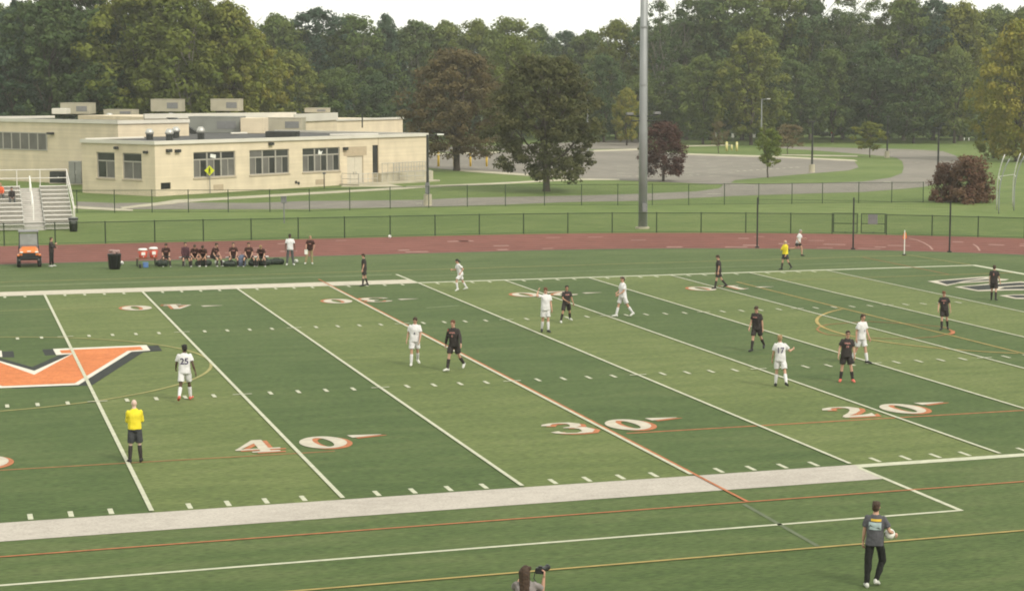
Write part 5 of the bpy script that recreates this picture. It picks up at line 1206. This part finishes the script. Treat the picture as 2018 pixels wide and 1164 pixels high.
    # ---- socks and shoes
    for i, (h, k, an, sh) in enumerate(legs):
        if o.get('socks') is not None:
            so = MB(); so.caps(k.lerp(an, o.get('sock_h', .30)), k.lerp(an, .55), .058*s, .058*s, 10); so.caps(k.lerp(an, .5), an, .058*s, .044*s, 10); so.build('sock', o['socks'], root, True)
        ft = Y_*math.cos(R(feet[i]))-Z_*math.sin(R(feet[i])); fz = ft.cross(X_)*-1; out_ = X_*(-.25 if i == 0 else .25); ft = (ft+out_).normalized(); fx = ft.cross(fz).normalized(); c = an-fz*.035*s
        sm_ = MB(); sm_.loft([ring(c+ft*t*s-fz*(.05-hz)*s, fx, fz, a*s, hz*s, 10, 2.6) for t, a, hz in ((-.075, .028, .040), (-.05, .040, .052), (.03, .043, .052), (.11, .047, .036), (.165, .040, .026), (.195, .020, .015))])
        sm_.build('shoe', SHOE[o.get('shoes', 'black')], root, True)
    return dict(root=root, shirt=shirt, at=at_s, lat=lat, fr=fr, sp=sp, arms=arms, s=s, body=body, hc=hc, hf=hf, hu=hu, hl=hl)
def project(P, mb, name, mm, back=True, h=.30, scale=1.0):
    """lay a flat print on the shirt: mb coordinates (x right as read, y up) in metres"""
    me = P['shirt'].data; bv = BVHTree.FromPolygons([v.co[:] for v in me.vertices], [p.vertices[:] for p in me.polygons])
    s = P['s']; c = P['at'](h); d = -P['fr'] if back else P['fr']; rx = P['lat'] if back else -P['lat']
    V_ = []
    for x, y, z in mb.v:
        o = c+rx*x*scale*s+P['sp']*y*scale*s+d*.5*s
        hit = bv.ray_cast(o, -d)
        V_.append((hit[0]+d*.009) if hit[0] is not None else o-d*.36*s)
    q = MB(); q.v = [tuple(v) for v in V_]; q.f = mb.f
    return q.build(name, mm, P['shirt'])
def text_mb(t, size):
    cu = bpy.data.curves.new('t', 'FONT'); cu.body = t; cu.size = size; cu.align_x = 'CENTER'; cu.offset = size*.025
    o = bpy.data.objects.new('t', cu); COL.objects.link(o); bpy.context.view_layer.update()
    me = bpy.data.meshes.new_from_object(o.evaluated_get(bpy.context.evaluated_depsgraph_get())); mb = MB()
    mb.add([(v.co.x, v.co.y-size*.35, 0) for v in me.vertices], [tuple(p.vertices) for p in me.polygons])
    COL.objects.unlink(o); bpy.data.objects.remove(o); bpy.data.meshes.remove(me)
    b = bmesh.new(); me = mb.mesh('t'); b.from_mesh(me); bmesh.ops.triangulate(b, faces=b.faces[:])
    for _ in range(2): bmesh.ops.subdivide_edges(b, edges=[e for e in b.edges if e.calc_length() > .03], cuts=2, use_grid_fill=True); bmesh.ops.triangulate(b, faces=b.faces[:])
    mb = MB(); b.verts.index_update(); mb.add([v.co[:] for v in b.verts], [tuple(v.index for v in f.verts) for f in b.faces]); b.free(); bpy.data.meshes.remove(me); return mb
def subdiv_rect(x0, x1, y0, y1, nx=6, ny=4):
    mb = MB(); mb.add([(x0+(x1-x0)*i/nx, y0+(y1-y0)*j/ny, 0) for j in range(ny+1) for i in range(nx+1)], [(j*(nx+1)+i, j*(nx+1)+i+1, (j+1)*(nx+1)+i+1, (j+1)*(nx+1)+i) for j in range(ny) for i in range(nx)]); return mb
def blurry_word(P, mm, back, y=.36, w=.20, hh=.045, n=7):
    mb = MB(); random.seed(6)
    for i in range(n):
        x = -w/2+w*i/n; g = w/n*.84; k = i % 3
        mb.add([(x, y-hh/2-.3, 0), (x+g*.4, y-hh/2-.3, 0), (x+g*.4, y+hh/2-.3, 0), (x, y+hh/2-.3, 0)], [(0, 1, 2, 3)])
        yy = (y-.3+(-.3, .1, .3)[k]*hh); mb.add([(x+g*.4, yy-.01, 0), (x+g, yy-.01, 0), (x+g, yy+.01, 0), (x+g*.4, yy+.01, 0)], [(0, 1, 2, 3)])
    project(P, mb, 'chest_lettering', mm, back, .30)
def num(P, t, mm, back=True, size=.26, h=.27): project(P, text_mb(t, size), 'shirt_number', mm, back, h)
WK = dict(shirt=C_WHITE, lower=C_WHITE, socks=C_WHITE, shoes='white')
BK = dict(shirt=C_BLACK, lower=C_BLACK, socks=C_BLACK, shoes='black')
def K(d, **k): q = dict(d); q.update(k); return q
def Hpx(px, foot, head): p = at(px, foot); return (foot-head)*((p-CAM).length)/F*1.015
def PP(label, px, foot, headv, face, o, **k):
    p = at(px, foot); h = Hpx(px, foot, headv); h = max(1.62, min(1.92, h)); return person(label, p, face, h, o, z=Z5 if 'z' not in k else k.pop('z'), **k)
GW, GB = 'players in white kit', 'players in black kit'
P = PP('player in white kit number 25 seen from behind, walking near the midfield letter', 365, 790, 681, 172, K(WK, skin='dark', hair='black', shoes='red'), group=GW, lean=4, twist=6, ll=(-20, 2, 22), rl=(18, 3, 6), la=(16, 16, 40, 10), ra=(-14, 16, 20, 0), feet=(26, -8), head=(-20, 0)); num(P, '25', PRINT_K)
P = PP('bald referee in yellow long-sleeved shirt and dark shorts standing with back to us', 267, 911, 792, 183, dict(shirt=C_YEL, lower=C_REFS, socks=C_BLACK, shoes='black', sleeve=1.5, skin='pale', hair=None, hem=-.06, short=.92, sock_h=.16), bald=True, la=(18, 6, 80, 55), ra=(18, 8, 82, 55), ll=(0, 4, 2), rl=(0, 4, 2))
P = PP('player in white kit standing beside the long-sleeved black player, looking down', 817, 720, 626, 8, K(WK), group=GW, head=(25, -24), lean=4, side=-2, twist=-10, la=(10, 10, 24, 40), ra=(-6, 12, 16, 10), ll=(-12, 5, 20), rl=(8, 3, 3), feet=(20, 0)); num(P, '4', PRINT_K, False, .13, .20)
P = PP('long-sleeved player in black with white shoes walking left near the orange-edged line', 895, 731, 630, -32, K(BK, sleeve=1.5, shoes='white', hair='red'), group=GB, head=(-14, -8), lean=5, twist=10, la=(22, 22, 20, 0), ra=(-10, 18, 18, 20), ll=(-18, 2, 26), rl=(18, 3, 8), feet=(26, -6)); blurry_word(P, PRINT_R, False); num(P, '8', PRINT_R, False, .10, .25)
project(P, subdiv_rect(-.19, -.16, .33, .38, 1, 1), 'armband', mat('armband_red', (.6, .1, .06), .8), False, 0.08)
PP('dark player in side view standing on the far white band, facing left', 718, 564, 503, -85, K(BK, hair='brown'), group=GB, lean=2, head=(0, -12), la=(8, 6, 10, 10), ra=(2, 4, 10, 10), ll=(8, 2, 4), rl=(-8, 2, 8))
PP('player in white kit running left at the far sideline', 907, 572, 508, -70, K(WK, hair='black', tail=1), group=GW, lean=14, head=(0, -6), la=(-30, 8, 80, 10), ra=(30, 8, 85, 20), ll=(34, 2, 40), rl=(-22, 2, 10), feet=(20, 12))
PP('auburn-haired player in white kit raising one hand to his head', 1075, 655, 568, 12, K(WK, hair='red', shoes='black'), group=GW, head=(15, -18), ra=(100, 50, 125, 0), ra_b=(.15, -.3, 1), la=(4, 8, 14, 10), ll=(4, 1, 4), rl=(-6, 1, 14), feet=(0, 10))
P = PP('player in black with pale shoes striding left of the white walker at the far thirties', 1116, 635, 562, 20, K(BK, hair='black', shoes='white', skin='tan', short=.86), group=GB, head=(10, 0), la=(10, 14, 20, 10), ra=(22, 10, 60, 60), lean=4, ll=(-16, 14, 12), rl=(16, 16, 8)); blurry_word(P, PRINT_R, False)
PP('player in white kit walking left on the yard line right of the striding black player', 1227, 625, 545, -62, K(WK, hair='brown'), group=GW, head=(-8, -4), la=(14, 8, 50, 30), ra=(10, 8, 70, 40), ll=(-22, 3, 14), rl=(18, 3, 4), feet=(18, -6))
PP('player in black walking left with head bowed near the far 10', 1416, 569, 503, -80, K(BK, hair='brown'), group=GB, lean=3, head=(0, -28), la=(4, 6, 8, 10), ra=(6, 4, 10, 10), ll=(16, 2, 4), rl=(-18, 2, 22), feet=(0, 20))
PP('assistant referee in yellow shirt and dark shorts on the far sideline', 1547, 532, 474, -50, dict(shirt=C_YEL, lower=C_REFS, socks=C_BLACK, shoes='black', sleeve=1.5, skin='light', hair='grey', hem=-.06, short=.75), bald=True, la=(8, 10, 20, 20), ra=(30, 6, 90, 40), ll=(-14, 3, 22), rl=(12, 3, 4), feet=(18, 0))
PP('man in white shirt and black shorts running right along the track edge', 1573, 505, 453, 75, dict(shirt=C_LGREY if False else C_WHITE, lower=C_BLACK, socks=None, shoes='black', hair='grey', short=.62), lean=10, la=(30, 8, 80, 20), ra=(-20, 8, 70, 10), ll=(26, 2, 24), rl=(-24, 2, 60), feet=(0, 40))
P = PP('player in black standing left of the white number 17, looking down', 1491, 692, 603, -22, K(BK, hair='brown'), group=GB, head=(-15, -22), lean=6, twist=-8, la=(-10, 8, 14, 10), ra=(14, 6, 20, 10), ll=(-20, 2, 24), rl=(16, 2, 4), feet=(24, 0)); blurry_word(P, PRINT_R, False)
P = PP('fair-haired player in white kit number 17 seen from behind, right arm held out', 1537, 762, 662, 176, K(WK, hair='blond', shoes='black'), group=GW, ra=(14, 34, 72, -20), ra_b=(.5, .9, .25), side=-2, twist=8, la=(6, 12, 16, 10), ll=(4, 4, 3), rl=(-14, 10, 18), feet=(0, 18), head=(10, -4)); num(P, '17', PRINT_K)
P = PP('player in black with red shoes and dark glasses standing facing us', 1667, 753, 653, 6, K(BK, hair='brown', shoes='red', sock_h=.42), group=GB, side=-3, lean=3, la=(6, 12, 14, 10), ra=(2, 14, 20, 20), ll=(4, 9, 5), rl=(-2, 6, 3)); blurry_word(P, PRINT_R, False); num(P, '10', PRINT_R, False, .10, .25)
g = MB(); hc, hl, hf, hu, s = P['hc'], P['hl'], P['hf'], P['hu'], P['s']
g.tube([hc-hl*.07*s+hf*.03*s+hu*.024*s, hc-hl*.055*s+hf*.086*s+hu*.024*s, hc+hf*.099*s+hu*.024*s, hc+hl*.055*s+hf*.086*s+hu*.024*s, hc+hl*.07*s+hf*.03*s+hu*.024*s], .012*s, 6); g.build('glasses', BLACKP, P['root'])
P = PP('player in white kit standing just behind the black player with red shoes, facing right', 1696, 716, 620, 48, K(WK, hair='brown', shoes='black', sock_h=.4), group=GW, head=(10, -6), lean=5, la=(12, 8, 18, 10), ra=(-8, 10, 18, 20), ll=(14, 3, 4), rl=(-14, 3, 14), feet=(0, 16)); num(P, '9', PRINT_K, False, .11, .2)
P = PP('player in black with head bowed standing on the yellow penalty-area line', 1860, 650, 576, -6, K(BK, hair='red', sock_h=.35), group=GB, head=(0, -24), lean=5, side=2, la=(-6, 12, 14, 10), ra=(10, 14, 30, 20), ll=(-10, 3, 16), rl=(12, 0, 6), feet=(14, 0)); blurry_word(P, PRINT_R, False); num(P, '9', PRINT_R, False, .09, .25)
P = PP('player in black seen from behind, walking over the end-zone lettering', 1958, 592, 525, 168, K(BK, hair='brown'), group=GB, head=(0, -10), la=(4, 8, 10, 0), ra=(6, 12, 14, 0), ll=(10, 3, 6), rl=(-10, 4, 10), feet=(0, 8)); num(P, '2', PRINT_R, True, .14, .33)
# foreground
P = PP('man in dark grey t-shirt with printed back and black trousers carrying a ball', 1722, 1154, 989, 176, dict(shirt=C_GREY, lower=C_PANT, pants=True, shoes='white', hair='brown', curl=38), z=0.0, vox=.011, head=(12, -4), la=(2, 9, 12, 20), ra=(-4, 26, 62, -10), ll=(-6, 3, 4), rl=(16, 9, 34, 24), feet=(0, 18), side=1.5)
project(P, subdiv_rect(-.125, .125, .02, .17, 8, 6), 'back_print', PRINT_B, True, .20); project(P, subdiv_rect(-.085, .12, .19, .235, 8, 2), 'back_print_band', PRINT_Y, True, .20)
mb = MB(); mb.add([(-.12, .03, 0), (.115, .03, 0), (.115, .05, 0), (.07, .075, 0), (.02, .06, 0), (-.04, .085, 0), (-.09, .12, 0), (-.12, .09, 0)], [(0, 1, 2, 3, 4, 5, 6, 7)])
bz = project(P, mb, 'back_print_hills', mat('print_hill', (.10, .12, .12), .8), True, .20)
for v in bz.data.vertices: v.co -= P['fr']*.004
j, e, w, v, fo, n = P['arms'][1]
bpos = P['root'].matrix_basis @ (P['at'](.10)+P['lat']*.285*P['s']+P['fr']*.12*P['s'])
random.seed(9); ball((bpos.x, bpos.y, bpos.z-.11), 'white and gold soccer ball held under the right arm of the man in grey')
pp = at(1041, 1360); q = person('long-haired photographer in a light grey top at the bottom edge, camera raised', at(1036, 1302), 172, 1.72, dict(shirt=C_LGREY, lower=C_PANT, pants=True, shoes='white', hair='brown', long=1, skin='light', curl=40), vox=.011, head=(26, -4), ra=(52, 22, 118, 10), ra_b=(.35, .5, 1), la=(55, 12, 100, 30), la_b=(.5, .6, 1))
j, e, w, v, fo, n = q['arms'][1]; s = q['s']
base = w+fo*.10*s+q['fr']*.03
cm = thing('camera', 'black camera with lens held up by the photographer at the bottom edge', 'camera', q['root'].matrix_basis @ base, q['root'].rotation_euler.z)
MB().bx(-.16, .0, -.04, .05, -.05, .06).build('camera_body', BLACKP, cm, bevel=.012); MB().bx(-.115, -.045, -.03, .04, .06, .09).build('viewfinder', BLACKP, cm, bevel=.008)
MB().tube([(-.08, .05, 0), (-.06, .10, 0), (.0, .24, .0)], [.042, .042, .046], 14).build('lens', BLACKP, cm, True); MB().tube([(.0, .24, 0), (.012, .29, 0)], [.052, .056], 14).build('lens_hood', BLACKP, cm, True)
MB().tube([(-.16, 0, .04), (-.19, -.05, -.12), (-.12, -.09, -.22)], .009, 5).build('strap', BLACKP, cm)
# touch-line people
PP('person in black standing beside the orange cart, one hand at the chin', 102, 525, 471, 70, dict(shirt=C_BLACK, lower=C_PANT, pants=True, shoes='white', hair='brown', sleeve=1.5), z=0., head=(0, 0), ra=(34, 6, 110, 30), la=(20, 6, 80, 40), ll=(2, 5, 2), rl=(-2, 5, 2))
PP('coach in white polo shirt and grey trousers standing right of the bench', 572, 522, 462, 2, dict(shirt=C_WHITE, lower=C_SLATE, pants=True, shoes='white', hair='black', skin='dark'), z=0., la=(4, 14, 20, 20), ra=(4, 14, 20, 20), ll=(0, 6, 2), rl=(0, 6, 2))
P = PP('coach in dark brown shirt and khaki trousers leaning beside the white-shirted coach', 611, 520, 469, -4, dict(shirt=C_MAROON, lower=C_KHAKI, pants=True, shoes='white', hair='blond'), z=0., lean=10, side=-4, la=(2, 22, 40, 60), ra=(28, 10, 20, 40), ll=(-4, 2, 4), rl=(6, 12, 6)); blurry_word(P, PRINT_R, False, .30, .16)
pc = P['root'].matrix_basis @ (P['arms'][0][2]+P['arms'][0][4]*.12); 
j, e, w, v, fo, n = P['arms'][1]; cl = thing('clipboard', 'white sheet held by the coach in khaki trousers', 'clipboard', P['root'].matrix_basis @ (w+fo*.13), P['root'].rotation_euler.z)
MB().box((0, .02, -.05), (.17, .012, .27)).build('sheet', WHITEM, cl); MB().box((0, .028, .075), (.07, .012, .02)).build('clip', GALV, cl)
SK = dict(shirt=C_MAROON, lower=C_BLACK, socks=C_BLACK, shoes='white')
GS = 'players seated on the team bench'
seats = [(327, 487, 'seated player nearest the coolers, hands between the knees', dict(), dict(lean=22, head=(5, -12), la=(30, 4, 20, 40), ra=(30, 4, 20, 40), ll=(76, 10, 72), rl=(80, 12, 88)), 8),
 (366, 480, 'seated player in grey-maroon sweater, tallest of the left bench group', dict(shirt=C_WARM, sleeve=1.5), dict(lean=4, head=(0, 0), la=(16, 4, 30, 30), ra=(16, 4, 30, 30), ll=(70, 8, 60), rl=(74, 12, 80)), 10),
 (384, 490, 'seated player second in the left bench group, leaning on his forearms', dict(), dict(lean=34, head=(0, -5), la=(50, 2, 40, 40), ra=(50, 2, 40, 40), ll=(76, 10, 80), rl=(78, 14, 84)), 4),
 (402, 490, 'seated player third in the left bench group, bent well forward', dict(skin='tan'), dict(lean=38, head=(0, -20), la=(52, 2, 40, 45), ra=(52, 2, 40, 45), ll=(80, 8, 86), rl=(80, 10, 88)), -6),
 (421, 485, 'seated player at the right end of the left group, turned right', dict(), dict(lean=22, head=(10, 5), la=(40, 4, 30, 20), ra=(30, 4, 30, 30), ll=(78, 6, 70), rl=(78, 8, 84)), 50),
 (461, 480, 'seated player left of the blue backpack', dict(), dict(lean=12, head=(0, 5), la=(36, 4, 20, 45), ra=(36, 4, 20, 45), ll=(76, 16, 78), rl=(76, 16, 78)), 0),
 (491, 478, 'seated player right of the blue backpack, knees wide apart', dict(), dict(lean=12, head=(0, 0), la=(34, 6, 30, 50), ra=(34, 6, 30, 50), ll=(76, 24, 80), rl=(76, 24, 80)), 2),
 (517, 488, 'rightmost seated player, bent forward over his knees', dict(hair='blond'), dict(lean=36, head=(5, -15), la=(60, 4, 20, 30), ra=(50, 4, 30, 40), ll=(78, 16, 80), rl=(76, 14, 76)), -8)]
for px, hv, lab, oo, kw, fc in seats:
    p = at(px, 524); P = person(lab, (p.x, p.y+.12, 0), fc, 1.74, K(SK, **oo), seat=.47, group=GS, vox=.018, **kw)
    if 'sleeve' not in oo: blurry_word(P, PRINT_R, False, .34, .18)
# spectators on the bleachers
for px, row, lab, oo in ((24, 6, 'spectator in dark clothes seated high on the bleachers', dict(shirt=C_BLACK, lower=C_SLATE, pants=True, shoes='grey', hair='black', sleeve=1.5)), (2, 7, 'spectator in an orange top at the left edge of the bleachers', dict(shirt=C_ORANGE, lower=C_SLATE, pants=True, shoes='white', hair='blond', sleeve=1.5))):
    zz_ = .45+row*RR; D = depth(Vector((BX1-6, BY+row*DR, 0))); p = atD(px, 390, D)
    person(lab, (p.x, BY+row*DR+.2, 0), 5, 1.72, oo, seat=zz_, group='spectators on the bleachers', vox=.02, lean=12, la=(30, 6, 40, 40), ra=(30, 6, 40, 40), ll=(80, 8, 86), rl=(80, 8, 86))

# ================================================================== AIR
HAZE = 0.00029
if HAZE:
    hb = MB().bx(-420, 620, -90, 560, -1.0, 42); hz = hb.build('haze', None); tag(hz, 'thin pale summer haze in the air', 'haze', kind='stuff')
    m_ = bpy.data.materials.new('haze_air'); m_.use_nodes = True; t_ = m_.node_tree; t_.nodes.clear()
    o_ = t_.nodes.new('ShaderNodeOutputMaterial'); v_ = t_.nodes.new('ShaderNodeVolumePrincipled'); v_.inputs['Density'].default_value = HAZE; v_.inputs['Color'].default_value = (.93, .94, .90, 1); v_.inputs['Anisotropy'].default_value = .2
    t_.links.new(v_.outputs[0], o_.inputs['Volume']); hz.data.materials.append(m_)
